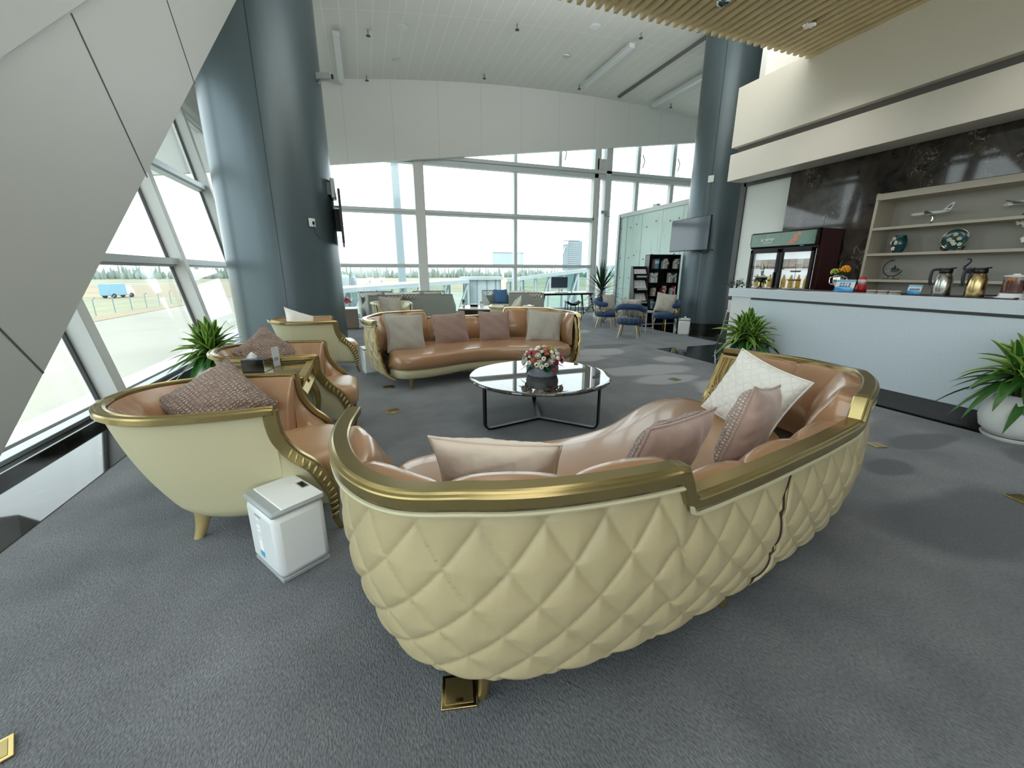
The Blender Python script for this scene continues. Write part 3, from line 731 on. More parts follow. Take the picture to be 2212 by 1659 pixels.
# ------------------------------------------------------------------ tub armchairs with carved arms
def make_armchair(label, loc, rz, group, seatmat='leather_lt', inmat='leather', shell='cream2', rail='gold', carve=True, cat='armchair'):
    A = thing('tub_armchair', label, cat, loc, rz, group)
    R3 = [(.445, -.325, .07), (.45, -.33, .16), (.448, -.335, .23), (.42, -.34, .31), (.37, -.345, .40), (.30, -.35, .47), (.245, -.355, .56), (.228, -.358, .64), (.226, -.36, .715)]
    Rb = [(.226, -.36, .72), (.1, -.378, .722), (-.1, -.385, .726), (-.28, -.362, .73), (-.43, -.275, .735), (-.52, -.14, .738), (-.545, 0, .74)]
    S1 = catmull(R3, 40); S2 = catmull(Rb, 60)
    half = S1[:-1] + S2
    path = half + [V((p.x, -p.y, p.z)) for p in half[-2::-1]]; N = len(path); h0 = len(half) - 1; ns = len(S1) - 1
    B0 = catmull([(.226, -.315, 0), (.05, -.315, 0), (-.1, -.285, 0), (-.21, -.215, 0), (-.275, -.11, 0), (-.29, 0, 0)], 60)
    bh = [V((p.x, -.305 - .01 * (.45 - p.x), 0)) for p in S1[:-1]] + B0
    base = bh + [V((p.x, -p.y, 0)) for p in bh[-2::-1]]
    outs = []
    for i in range(N):
        if i < ns or i >= N - ns: outs.append(V((0, -1 if i < N / 2 else 1, 0)))
        else:
            t = path[min(i + 1, N - ns - 1)] - path[max(i - 1, ns)]; o = V((-t.y, t.x, 0)).normalized()
            if o.dot(V((path[i].x + .05, path[i].y, 0))) < 0: o = -o
            outs.append(o)
    def outer(u, v):
        i = int(round(u * (N - 1))); r, b, o = path[i], base[i], outs[i]; zt = max(r.z - .02, .135); w = v ** .9 * (1 if i > ns and i < N - ns else smooth(.07, .72, r.z) * .6 + .4)
        p = b.lerp(V((r.x, r.y, 0)), w) + o * (.025 * sin(PI * v) * smooth(.1, .6, zt)) - o * .05 * max(0, 1 - v / .15) ** 2
        p.z = .13 + (zt - .13) * v; return p
    mb = MB(); mb.loft(outer, N, 24); mb.build('outer_shell', shell, A, ang=60)
    def inner(u, v):
        i = int(round((.06 + .88 * u) * (N - 1))); r, o = path[i], outs[i]; k = i - h0
        ch = abs(sin(PI * (k / 11.0 + .5))) ** .35; zt = r.z - .004
        z = zt + (min(.3, zt - .01) - zt) * v
        ins = .03 + (.035 + .03 * ch) * sin(PI * .5 * min(1, v * 3)) + .17 * v * (1 if abs(k) < 60 else .6)
        p = V((r.x, r.y, z)) - o * ins; return p
    mb = MB(); mb.loft(inner, 170, 18); mb.build('inner_back', inmat, A, ang=180)
    pr = [(-.028, -.006), (-.026, .010), (-.014, .014), (-.008, .009), (.010, .009), (.014, .014), (.024, .012), (.03, .004), (.03, -.018), (.02, -.026), (-.02, -.024)]
    MB().sweep(path[ns - 1:N - ns + 1], pr, outs[ns - 1:N - ns + 1]).build('back_rail', rail, A, ang=35)
    for sg in (-1, 1):
        seg = [V((p.x, sg * abs(p.y) , p.z)) for p in S1]; lg = [V((.452, sg * .325, 0)), V((.446, sg * .325, .035))] + seg
        o = [V((0, sg, 0))] * len(lg); tp = [.42 + .58 * smooth(0, .3, p.z) for p in lg]; lg[0].x += .02; lg[1].x += .008
        MB().sweep(lg, [(-.012, -.036), (.016, -.036), (.022, -.03), (.022, .022), (.014, .03), (-.012, .03)], o, sc=tp).build('arm_front_leg', rail, A, ang=30)
        if carve:
            cm = MB()
            for k in range(4, len(lg) - 12, 2):
                t = (lg[k + 1] - lg[k - 1]).normalized(); u = V((0, sg, 0)).cross(t) * sg
                a = lg[k] + V((0, sg * .021, 0)); d = (u * .85 + t * .45).normalized()
                cm.tube([a - d * .024, a + V((0, sg * .006, 0)), a + d * .02], [.004, .0075, .004], 6)
            cm.build('carving', 'gold_lt', A)
    def seat(u, v):
        a = 2 * PI * u; ca, sa = cos(a), sin(a); e = .35 if ca > 0 else .8
        x = .06 + (.445 if ca > 0 else .34) * (abs(ca) ** e) * (1 if ca > 0 else -1) ; y = .285 * (abs(sa) ** (.4 if ca > 0 else .75)) * (1 if sa > 0 else -1)
        rows = [(0, .245), (.94, .245), (.99, .26), (1.0, .30), (1.0, .355), (.97, .392), (.88, .41), (.5, .422), (0, .424)]
        k, z = rows[int(round(v * 8))]; return V((.06 + (x - .06) * k, y * k, z + (.012 * (x - .06) if z > .35 else 0)))
    mb = MB(); mb.loft(seat, 72, 9, closeu=True); mb.build('seat_cushion', seatmat, A, ang=180)
    MB().bb(-.12, .435, -.25, .25, .14, .25).build('seat_apron', shell, A, bevel=.03)
    for sg in (-1, 1):
        MB().loft(lambda u, v, sg=sg: V((-.205 - .035 * (1 - v) ** 2 + (.024 + .02 * v) * cos(2 * PI * u), sg * (.155 + .02 * (1 - v) ** 2) + (.018 + .012 * v) * sin(2 * PI * u), .17 * v)), 10, 8, closeu=True).build('rear_leg', 'gold_lt' if carve else shell, A)
    return A
make_armchair('cream tub armchair nearest the camera, behind the white pedal bin', (-.70, 2.475, 0), 0, 'carved tub armchairs')
make_armchair('cream tub armchair with its small pillow on edge, beyond the gold drawer table', (-.64, 3.82, 0), 0, 'carved tub armchairs')
make_armchair('cream tub armchair standing before the dark column, side panel in view', (-.68, 6.22, 0), rad(8), 'carved tub armchairs')
# ------------------------------------------------------------------ pillows
def pillow(name, label, w, h, t, m, loc, az, tilt, roll=0, group='loose pillows', pipe=None, seed=1, backm=None):
    rr = random.Random(seed); ph = [rr.uniform(0, 6) for _ in range(6)]
    def P(a, b, s):
        x = a * w / 2 * (1 - .09 * (1 - b * b) * abs(a) ** 3); y = b * h / 2 * (1 - .09 * (1 - a * a) * abs(b) ** 3)
        z = s * t / 2 * max(0, (1 - abs(a) ** 2.6) * (1 - abs(b) ** 2.6)) ** .55
        r = 1 - max(abs(a), abs(b))
        z += .006 * sin(7 * a + ph[0] + 3 * b) * sin(6 * b + ph[1]) * min(1, r * 5) + .004 * sin(15 * a + 9 * b * ph[2] + ph[3]) * (1 if .02 < r < .5 else 0) * min(1, r * 8)
        return V((x, y, z))
    mb = MB(); N = 30
    mb.loft(lambda u, v: P(2 * u - 1, 2 * v - 1, 1), N, N); mb.cur = 1 if backm else 0
    mb.loft(lambda u, v: P(2 * u - 1, 2 * v - 1, -1), N, N)
    o = mb.build(name, [m, backm] if backm else m, ang=180, merge=True); tag(o, label, 'pillow', group)
    ed = [P(-1 + 2 * k / 12, -1, 0) for k in range(12)] + [P(1, -1 + 2 * k / 12, 0) for k in range(12)] + [P(1 - 2 * k / 12, 1, 0) for k in range(12)] + [P(-1, 1 - 2 * k / 12, 0) for k in range(12)]
    MB().tube(ed, .0055, 6, closed=True).build('piping', pipe or backm or m, o)
    face(o, loc, az, tilt, roll); return o
G1, G2, G3 = 'pillows on the near sofa', 'pillows on the far crescent sofa', 'pillows on the tub armchairs'
pillow('pillow', 'pinkish cream pillow alone against the near sofa high back', .50, .40, .17, 'creamfab', (.43, 1.395, .565), 62, 20, 0, G1, seed=1)
pillow('pillow', 'mauve pillow with scaly front at the low centre of the near sofa', .54, .42, .17, 'mauve_scales', (1.20, 1.36, .565), 108, 22, 3, G1, seed=2, backm='mauve')
pillow('pillow', 'mauve pillow with pale scaly face leaning over the white pillow', .44, .44, .17, 'pink_scales', (1.74, 1.40, .61), 112, 12, 10, G1, seed=3, backm='mauve')
pillow('pillow', 'white raised-pattern pillow at the carved end of the near sofa', .50, .46, .17, 'white_relief', (2.22, 1.80, .605), 186, 24, -14, G1, seed=4, backm='whitefab')
pillow('pillow', 'grey-white pillow at the end of the far sofa beside the armchairs', .52, .50, .16, 'greyfab', (.44, 5.36, .60), -72, 20, -5, G2, seed=5)
pillow('pillow', 'mauve diamond-weave pillow next to the grey-white pillow, far sofa', .50, .46, .16, 'mauve_diamond', (1.08, 5.66, .585), -86, 20, 3, G2, seed=6)
pillow('pillow', 'mauve diamond-weave pillow between the low centre and pale end pillow', .46, .46, .16, 'mauve_diamond', (1.72, 5.66, .59), -94, 20, -2, G2, seed=7)
pillow('pillow', 'pale grey pillow at the end of the far sofa behind the flower bowl', .50, .48, .16, 'greyfab', (2.38, 5.38, .595), -108, 20, -6, G2, seed=8)
pillow('pillow', 'mauve scaly pillow slumped in the nearest tub armchair', .44, .44, .16, 'mauve_scales', (-.85, 2.63, .635), -88, 46, 38, G3, seed=9)
pillow('pillow', 'mauve scaly pillow on edge in the middle tub armchair', .42, .40, .14, 'mauve_scales', (-.86, 4.04, .66), -62, 34, 36, G3, seed=10)
pillow('pillow', 'white pillow poking over the back of the armchair by the dark column', .42, .40, .14, 'whitefab', (-.88, 6.28, .66), -40, 30, -25, G3, seed=11)

# ------------------------------------------------------------------ round marble coffee table
T = thing('coffee_table', 'low round marble coffee table with dark metal frame between the two sofas', 'table', (1.455, 3.37, 0))
MB().lathe([(.001, .412), (.62, .412), (.63, .412), (.645, .418), (.65, .428), (.645, .438), (.636, .441), (.632, .4414), (.6, .4414), (.001, .4414)], n=96).build('table_top', 'marble_table', T, ang=25)
hub = MB()
for k, a in enumerate((192, 312, 72)):
    a = rad(a); d = V((cos(a), sin(a), 0)); sd = V((-d.y, d.x, 0)); r = .575
    pts = [d * .0 + V((0, 0, .012)), d * (r - .05) + V((0, 0, .012))]
    for q in range(1, 7): b = PI / 2 * q / 6; pts.append(d * (r - .05 + .05 * sin(b)) + V((0, 0, .062 - .05 * cos(b))))
    pts += [d * r + V((0, 0, .35)), d * r + V((0, 0, .40))]
    m1 = MB(); nrm = [sd] * len(pts); m1.sweep(pts, [(-.021, -.008), (.021, -.008), (.021, .008), (-.021, .008)], nrm)
    m1.prism([d * r + sd * .021 + V((0, 0, .41)), d * r - sd * .021 + V((0, 0, .41)), d * r - sd * .021 + V((0, 0, .385)), d * r + sd * .021 + V((0, 0, .385))], d * -.16)
    m1.build('leg', 'black_metal', T)
MB().cyl((0, 0, .004), .035, .017, 6).build('hub', 'black_metal', T)

# flower bowl
B = thing('flower_bowl', 'ringed grey bowl of pink and cream artificial flowers on the coffee table', 'flowers', (1.47, 3.34, .4415))
pr = [(.001, .0), (.125, 0), (.13, .006)]
for k in range(9): z = .012 + k * .0105; r = .132 + .012 * sin(PI * k / 9); pr += [(r + .004, z), (r + .004, z + .006), (r, z + .008)]
pr += [(.136, .108), (.126, .108), (.12, .08), (.001, .08)]
MB().lathe(pr, n=48).build('bowl', mat('ringed_stoneware', (150, 156, 168), .5, var=(20, .2)), B, ang=30)
rr = random.Random(11)
fol = MB()
def leaf_to(mb, p, d, L, w, droop=.3):
    d = V(d).normalized(); s = d.cross(V((0, 0, 1))); s = s.normalized() if s.length > .01 else V((1, 0, 0)); pr = None; vs = []
    for k in range(5):
        t = k / 4; c = V(p) + d * L * t + V((0, 0, -droop * L * t * t)); ww = w * sin(PI * min(.97, .12 + .86 * t)); vs += [c - s * ww + V((0, 0, ww * .25)), c, c + s * ww + V((0, 0, ww * .25))]
    mb.add(vs, [(a * 3 + b, a * 3 + b + 1, a * 3 + b + 4, a * 3 + b + 3) for a in range(4) for b in range(2)])
for k in range(46):
    a = rr.uniform(0, 2 * PI); el = rr.uniform(-.35, 1.2); leaf_to(fol, (.1 * cos(a), .1 * sin(a), .11 + .05 * el), (cos(a), sin(a), el), rr.uniform(.1, .16), rr.uniform(.014, .026))
fol.build('foliage', 'leaf_dark', B)
def rose(p, r, m, d):
    mb = MB(); z = V(d).normalized(); x = z.orthogonal().normalized(); y = z.cross(x); R = Matrix((x, y, z)).transposed()
    for ring, (k, ro, op) in enumerate(((5, 1.0, .75), (5, .75, .95), (4, .48, 1.1))):
        for q in range(k):
            a0 = 2 * PI * q / k + ring * .6
            mb.loft(lambda u, v, a0=a0, ro=ro, op=op, k=k: V(p) + R @ V((r * ro * (.25 + .75 * sin(v * 1.7)) * cos(a0 + (u - .5) * 2 * PI / k * 1.3), r * ro * (.25 + .75 * sin(v * 1.7)) * sin(a0 + (u - .5) * 2 * PI / k * 1.3), r * (v * op * 1.1 - .5) - .25 * r * (2 * u - 1) ** 2 * v)), 5, 5)
    mb.ball(V(p), r * .35, 8, 5); mb.build('rose', m, B, ang=180)
def bud(p, r, d):
    mb = MB(); z = V(d).normalized(); x = z.orthogonal().normalized(); R = Matrix((x, z.cross(x), z)).transposed()
    mb.lathe([(.001, -r * .8), (r * .8, -r * .5), (r, 0), (r * .8, r * .55), (r * .45, r * .75), (r * .3, r * .6), (r * .28, .2 * r)], p, 12, R); o = mb.build('bud', 'petal', B, ang=180)
    MB().ball(V(p) + z * r * .45, r * .26, 6, 5).build('bud_eye', 'soil', o)
golden = PI * (3 - 5 ** .5)
cols = ['pink', 'petal', 'salmon', 'petal', 'pinkred', 'salmon', 'petal', 'pink', 'lime', 'petal']
for k in range(52):
    z = 1 - (k + .5) / 52 * 1.02; a = golden * k; q = (1 - z * z) ** .5; d = V((q * cos(a), q * sin(a), z)); p = V((d.x * .175, d.y * .175, .125 + d.z * .125))
    if k % 3 == 1: bud(p, rr.uniform(.016, .024), d)
    else: rose(p, rr.uniform(.024, .034), cols[rr.randrange(10)], d)
rose((-.03, -.165, .095), .034, 'greenrose', (-.1, -1, .25)); rose((.04, -.17, .085), .028, 'pink', (.25, -1, .1)); bud((-.11, -.13, .125), .028, (-.5, -.8, .3)); bud((-.075, -.155, .11), .022, (-.3, -.9, .2))

# ------------------------------------------------------------------ gold drawer table between the armchairs
D = thing('drawer_table', 'gold side table with a moulded drawer front between two tub armchairs', 'side table', (-.77, 3.185, 0))
MB().bb(-.34, .335, -.275, .275, .655, .685).build('table_top', 'gold', D, bevel=.008)
MB().prism([(-.32, -.255, .50), (.30, -.255, .50), (.33, -.255, .535), (.30, -.255, .575), (.325, -.255, .63), (.335, -.255, .655), (-.32, -.255, .655)], (0, .51, 0)).build('apron', 'gold', D, ang=20)
dr = MB().prism([(.305, -.25, .535), (.338, -.25, .54), (.345, -.25, .56), (.318, -.25, .60), (.318, -.25, .62), (.345, -.25, .652), (.345, -.25, .686), (.30, -.25, .69)], (0, .5, 0)).build('drawer', 'gold_lt', D, ang=20)
k1 = MB()
for a in (90, 210, 330): k1.bar((.324, 0, .60), (.33, .028 * cos(rad(a)), .60 + .028 * sin(rad(a))), .008)
k1.ball((.33, 0, .60), .009, 8, 6); k1.build('knob', 'brass', dr)
for x in (-.29, .30):
    for y in (-.23, .23):
        pts = [(x, y, .52), (x + (.035 if x > 0 else -.02), y, .42), (x + (.02 if x > 0 else -.01), y, .25), (x - (.01 if x > 0 else 0), y, .1), (x + (.015 if x > 0 else -.01), y, 0)]
        MB().tube(catmull(pts, 14), [.034 - .018 * k / 13 for k in range(14)], 10).build('leg', 'gold', D)
X = thing('tissue_box', 'black tissue box with silver end on the gold drawer table', 'tissue box', (-.76, 3.215, .686), rad(-14))
MB().bb(-.075, .072, -.055, .055, 0, .085).build('box', 'black_gloss', X, bevel=.003)
MB().bb(.072, .078, -.054, .054, .002, .083).build('silver_end', 'chrome', X); MB().bb(.0782, .079, -.054, .054, .034, .038).build('groove', 'black', X)
tq = MB(); tq.loft(lambda u, v: V((-.03 + .07 * (u - .5) + .015 * v, .012 * sin(u * 6) * v - .01 * v, .084 + .05 * v * (.5 + .5 * sin(PI * u)))), 9, 6); tq.loft(lambda u, v: V((-.03 + .06 * (u - .5), .01 * cos(u * 5) * v + .012 * v, .084 + .036 * v * (.4 + .6 * sin(PI * u)))), 9, 6)
tq.build('tissue', 'tissue', X)
X = thing('card_holder', 'small clear upright card holder behind the black tissue box', 'card holder', (-.66, 3.335, .686), rad(60))
MB().bb(-.032, .032, -.004, .0, 0, .14).build('upright_plate', 'plastic', X); MB().bb(-.034, .034, -.03, .03, 0, .004).build('foot_plate', 'clear', X); MB().bb(-.02, .02, -.0046, -.004, .04, .065).build('printed_band', 'plastic_grey', X)

# ------------------------------------------------------------------ bins
def pedal_bin(label, loc, rz, sc, sticker=True):
    W, L, H = .235 * sc, .30 * sc, .36 * sc
    b = thing('pedal_bin', label, 'bin', loc, rz, 'white bins')
    MB().bb(-W / 2 + .006, W / 2 - .006, -L / 2 + .006, L / 2 - .006, .0, .02).build('base', 'plastic_grey', b, bevel=.004)
    MB().bb(-W / 2, W / 2, -L / 2, L / 2, .018, H - .03).build('body', 'plastic', b, bevel=.03)
    rim = MB().bb(-W / 2 - .002, W / 2 + .002, -L / 2 - .002, L / 2 + .002, H - .033, H - .006).build('rim', 'plastic_grey', b, bevel=.012)
    MB().bb(-W / 2 + .045, W / 2 - .001, -L / 2 + .003, L / 2 - .003, H - .008, H).build('lid', 'plastic', b, bevel=.004)
    MB().bb(W / 2 - .04, W / 2 - .015, -.03, .03, H - .0005, H + .0015).build('sensor_window', 'black_gloss', b)
    MB().bb(W / 2 - .046, W / 2 - .009, -.038, .038, H - .001, H + .0008).build('sensor_frame', 'plastic_grey', b)
    if sticker:
        x = -W / 2 - .0008
        s = MB().bb(x, x + .001, .002, .036, .105, .27).build('sticker', 'tissue', b)
        MB().bb(x - .0008, x, .0, .04, .075, .1).build('blue_label', 'cyan', b)
        pm = MB()
        for q in range(9): pm.bb(x - .0006, x, -.022 + q * .007, -.018 + q * .007, .287, .294)
        pm.build('brand_print', 'plastic_grey', b)
        lm = MB()
        for z in (.262, .254, .246, .222, .2, .19, .18, .165): lm.bb(x - .0006, x - .0002, .006 + .004 * sin(z * 90), .03, z - .0012, z + .0012)
        lm.build('sticker_print', 'plastic_grey', b)
    return b
pedal_bin('white rectangular bin with grey lid strip and blue label, foreground', (-.445, 1.96, 0), rad(33), 1.0)
pedal_bin('white bin with chrome tap on top, beside the dark column and blue chairs', (6.62, 7.30, 0), rad(-40), 1.0, False)
t2 = [o for o in bpy.data.objects if o.name.startswith('pedal_bin')][-1]
MB().tube([(0, .06, .36), (0, .06, .385), (.03, .06, .39)], .012, 8).build('tap', 'chrome', t2)
b = thing('pedal_bin', 'white bin half hidden behind the arm of the far crescent sofa', 'bin', (-.02, 5.86, 0), rad(10), 'white bins')
MB().bb(-.1, .1, -.13, .13, .02, .34).build('body', 'plastic', b, bevel=.02); MB().bb(-.102, .102, -.132, .132, .34, .36).build('lid', 'plastic_grey', b, bevel=.006); MB().bb(-.09, .09, -.12, .12, 0, .02).build('base', 'plastic_grey', b)

# brass floor boxes
def floor_box(label, loc, rz, s=.13, lid=True):
    f = thing('floor_box', label, 'floor box', (loc[0], loc[1], 0), rz, 'brass floor boxes')
    MB().bb(-s / 2, s / 2, -s / 2, s / 2, .0, .008).build('frame', 'brass', f, bevel=.002)
    MB().bb(-s / 2 + .012, s / 2 - .012, -s / 2 + .012, s / 2 - .012, .007, .0095).build('lid', 'gold', f, bevel=.001)
    MB().bb(-.012, .012, -s / 2 + .016, -s / 2 + .03, .0094, .0105).build('catch', 'brass', f)
floor_box('brass floor box by the gold foot of the near sofa', (.179, 1.038), rad(-12), .115)
floor_box('brass floor box between the nearest armchairs and round table', (.155, 4.06), rad(5), .13)
floor_box('silver-looking floor box under the front of the far crescent sofa', (.165, 4.99), rad(5), .13)
floor_box('brass floor box on the pale carpet patch beside the counter, mid distance', (3.70, 4.14), rad(10), .12)
floor_box('brass floor box on the carpet behind the near sofa, before the counter', (3.79, 1.895), rad(-20), .10)
floor_box('brass floor box at the picture edge on the dark carpet patch', (3.70, 1.06), rad(-20), .11)
floor_box('brass floor box cut by the picture edge, in the near corner of the carpet', (-1.135, 1.297), rad(30), .09)

# ------------------------------------------------------------------ leafy plants
def plant(name, label, loc, n, L, wid, base_z, stems, pot, rng, lime=.42, spread=1.0, leaf='leaf', up=.55, droop=.75, group='potted plants', xmax=9):
    rr = random.Random(rng); P = thing(name, label, 'plant', loc, 0, group); mb = MB(); st = MB()
    per = n // len(stems)
    for (sx, sy, sh) in stems:
        st.tube([(sx * .4, sy * .4, base_z - .06), (sx * .8, sy * .8, base_z + sh * .5), (sx, sy, base_z + sh)], [.014, .012, .01], 7)
        for k in range(per):
            t = (k + .5) / per; az = k * 2.4 + rr.uniform(-.3, .3) + sx * 9; el = (-.25 + 1.55 * t ** 1.1) * up / .55
            l = L * rr.uniform(.75, 1.1) * (1 - .25 * t); w = wid * rr.uniform(.8, 1.15); org = V((sx, sy, base_z + sh * (.45 + .6 * t)))
            d = V((cos(az) * cos(el), sin(az) * cos(el), sin(el))); s = V((-sin(az), cos(az), 0)); vs = []; tw = rr.uniform(-.4, .4); dr = droop * rr.uniform(.6, 1.2) * (1.1 - .5 * t)
            M_ = 10
            for q in range(M_):
                u = q / (M_ - 1); c = org + V((d.x, d.y, 0)) * l * spread * (u - .12 * u * u * dr) + V((0, 0, d.z * l * u - dr * l * .55 * u * u))
                ww = w * (min(1, .35 + 2.6 * u) * (1 - u ** 2.6)) + .0008; sd = (s * cos(tw * u) + V((0, 0, sin(tw * u)))).normalized()
                cu = V((0, 0, .35 * ww)); vs += [c - sd * ww + cu, c - sd * ww * .55 + cu * .3, c, c + sd * ww * .55 + cu * .3, c + sd * ww + cu]
            o = len(mb.v); mb.v += [(min(p.x, xmax - .05 * abs(sin(9 * p.z + p.y * 7))), p.y, p.z) if p.x > xmax - .05 else tuple(p) for p in vs]; young = t > lime
            for q in range(M_ - 1):
                for b in range(4):
                    i = o + q * 5 + b; mb.f.append([i, i + 1, i + 6, i + 5]); mb.mi.append(1 if (b in (0, 3) and young) else 0)
    mb.build('foliage', [leaf, 'leaf_lime'], P, ang=180); st.build('stem', 'stem', P)
    pot(P); return P
def pot_round(R, H, m='ceramic_matte', saucer=True):
    def f(P):
        MB().lathe([(.001, .03), (R * .62, .03), (R * .9, .05 + H * .1), (R, .05 + H * .35), (R * .9, .05 + H * .65), (R * .66, .02 + H), (R * .6, .02 + H), (R * .58, H * .9), (.001, H * .9)], n=48).build('pot', m, P, ang=180)
        MB().cyl((0, 0, H * .9), R * .57, .006, 32).build('soil', 'soil', P)
        if saucer: MB().lathe([(.001, 0), (R * .72, 0), (R * .8, .02), (R * .82, .034), (R * .79, .034), (R * .7, .014), (.001, .014)], n=48).build('saucer', 'ceramic', P)
    return f
st3 = [(.03, .02, .26), (-.06, .04, .2), (.02, -.07, .16)]
plant('potted_dracaena', 'leafy striped plant by the leaning side window, behind the middle armchair', (-1.70, 5.40, 0), 132, .48, .038, .34, st3, pot_round(.2, .32), 3, lime=.25, up=.62)
plant('potted_dracaena', 'leafy striped plant against the counter, behind the near sofa end', (4.98, 4.25, 0), 144, .52, .042, .34, st3, pot_round(.2, .32), 5, lime=.2, up=.62, droop=.9, xmax=.28)
plant('potted_dracaena', 'leafy plant in a big rounded white pot and saucer before the counter', (5.02, 1.62, 0), 120, .48, .044, .37, [(.03, .02, .3), (-.07, .05, .24), (.05, -.08, .2)], pot_round(.22, .36), 8, lime=.35, up=.62, droop=.9, xmax=.24)
# ------------------------------------------------------------------ far seating group by the end window
make_armchair('quilted cream tub armchair facing the camera with a square grey pillow', (.50, 9.0, 0), rad(-84), 'far tub armchairs', seatmat='cream2', inmat='cream', shell='cream2', rail='cream2', carve=False)
make_armchair('cream tub armchair turned away, just behind the far crescent sofa', (2.62, 7.55, 0), rad(70), 'far tub armchairs', seatmat='cream2', inmat='cream', shell='cream2', rail='gold_lt', carve=False)
G4 = 'pillows by the end window'
pillow('pillow', 'square grey pillow in the quilted armchair facing the camera', .46, .46, .16, 'greyfab', (.47, 9.10, .63), -84, 18, -4, G4, seed=21)
pillow('pillow', 'cream pillow in the armchair turned away behind the crescent sofa', .42, .40, .15, 'greyfab', (2.72, 7.58, .66), 150, 25, -30, G4, seed=22, backm='whitefab')

def settee(label, loc, rz, w, lat, group='grey settees', cut=.42):
    """faces +y; its back panel towards -y; lat = +1/-1 end with the lattice gap"""
    S = thing('grey_settee', label, 'settee', loc, rz, group); h = .80; c = cut * min(1, w / 1.0)
    x0, x1 = -w / 2, w / 2; n = []
    pts = [(x0, .1), (x1, .1), (x1, h - .13), (x1 - c + .05, h - .13), (x1 - c, h - .09), (x1 - c, h), (x0, h)]
    if lat < 0: pts = [(-x, z) for x, z in pts]
    MB().prism([(x, -.03 - .05 * z, z) for x, z in pts], (0, .07, 0)).build('back_panel', 'sofa_grey', S, bevel=.015)
    MB().bar((x0, -.04, h + .008), (x1, -.04, h + .008), .05, .022).build('top_rail', 'taupe', S, bevel=.005)
    lx0, lx1 = (x1 - c, x1) if lat > 0 else (x0, x0 + c); lm = MB(); k = max(4, int(c / .07))
    for q in range(k):
        a = lx0 + (lx1 - lx0) * q / k; b = a + (lx1 - lx0) / k
        lm.bar((a, -.035, h - .125), (b, -.035, h), .012); lm.bar((b, -.035, h - .125), (a, -.035, h), .012)
    lm.build('lattice', 'taupe', S)
    MB().bb(x0 + .03, x1 - .03, .04, .78, .12, .30).build('seat_base', 'sofa_grey', S, bevel=.02)
    MB().bb(x0 + .05, x1 - .05, .05, .80, .29, .42).build('seat_cushion', 'greyfab', S, bevel=.04)
    for s in (-1, 1): MB().prism([(s * w / 2, -.03, .1), (s * w / 2, .76, .1), (s * w / 2, .74, .48), (s * w / 2, .0, h - .02), (s * w / 2, -.07, h - .02)], (-s * .05, 0, 0)).build('arm', 'sofa_grey', S, bevel=.012)
    for x in (x0 + .08, x1 - .08):
        for y in (.06, .7): MB().cyl((x, y, 0), .014, .13, 10, .02).build('leg', 'black_metal', S)
    return S
settee('grey-green settee with lattice corner, back to the camera, beside the white block table', (1.46, 10.62, 0), rad(-17), 1.30, -1)
settee('small grey-green settee behind the square grey pillow armchair', (.42, 10.55, 0), rad(14), .80, 1)
settee('grey-green settee under the end window, left of the big white mullion', (.28, 12.55, 0), rad(184), .95, 1)
settee('grey-green settee under the end window, right of the big white mullion', (1.78, 12.45, 0), rad(176), .95, -1)
settee('grey-green settee with its back to the camera before the long desk', (4.12, 10.52, 0), rad(-20), .95, 1)
settee('settee with a bright blue pillow, facing the camera near the jet bridge drum', (3.78, 12.35, 0), rad(178), .80, 1)
pillow('pillow', 'bright blue pillow on the settee facing the camera', .42, .42, .15, 'bluefab', (3.90, 12.12, .64), -92, 12, 0, G4, seed=23)
pillow('pillow', 'white pillow showing above the small grey settee back', .46, .36, .17, 'whitefab', (.66, 10.78, .70), 100, 22, 0, G4, seed=24)
pillow('pillow', 'white pillow showing above the lattice corner of the wide grey settee', .46, .36, .17, 'whitefab', (1.10, 10.90, .70), 75, 22, 0, G4, seed=25)
pillow('pillow', 'pale pillow on the window settee left of the big mullion', .5, .34, .15, 'greyfab', (.20, 12.36, .64), -90, 14, 0, G4, seed=26)
pillow('pillow', 'pale pillow on the window settee right of the big mullion', .5, .34, .15, 'greyfab', (1.85, 12.26, .64), -90, 14, 0, G4, seed=27)
pillow('pillow', 'small blue pillow peeping over the small grey settee', .3, .3, .12, 'bluefab', (.40, 10.75, .68), 100, 18, 0, G4, seed=28)
pillow('pillow', 'white pillow over the grey settee before the desk, nearer the blue pillow', .42, .38, .16, 'whitefab', (3.98, 10.80, .70), 75, 22, -6, G4, seed=29)
pillow('pillow', 'white pillow over the grey settee before the desk, nearer the monitor', .42, .34, .16, 'whitefab', (4.38, 10.66, .69), 68, 22, 8, G4, seed=30)

T = thing('block_table', 'low white-topped block table with open sides between the grey settees', 'table', (2.95, 10.85, 0), rad(-24))
MB().bb(-.55, .55, -.55, .55, .41, .44).build('table_top', 'ceramic', T, bevel=.004)
MB().bb(-.54, .54, -.52, .52, .385, .41).build('top_frame', 'darkgrey', T)
for x, y in ((-.52, -.5), (.52, -.5), (-.52, .5), (.52, .5)): MB().bb(x - .025, x + .025, y - .025, y + .025, 0, .39).build('leg', 'gold_lt', T)
MB().bb(-.5, .5, -.03, .5, .02, .38).build('side_panel', 'taupe', T)
V1 = thing('flower_vase', 'small vase with sprigs on the white block table', 'vase', (2.47, 10.95, .44))
MB().lathe([(.001, 0), (.03, 0), (.045, .03), (.028, .07), (.05, .12), (.04, .125), (.001, .1)], n=20).build('vase', 'steel', V1)
fl = MB()
for k in range(16): a = k * 2.4; leaf_to(fl, (0, 0, .11), (cos(a), sin(a), 1.2 + .6 * sin(k)), .13 + .04 * sin(k * 3), .018, .2)
fl.build('sprigs', 'leaf', V1)
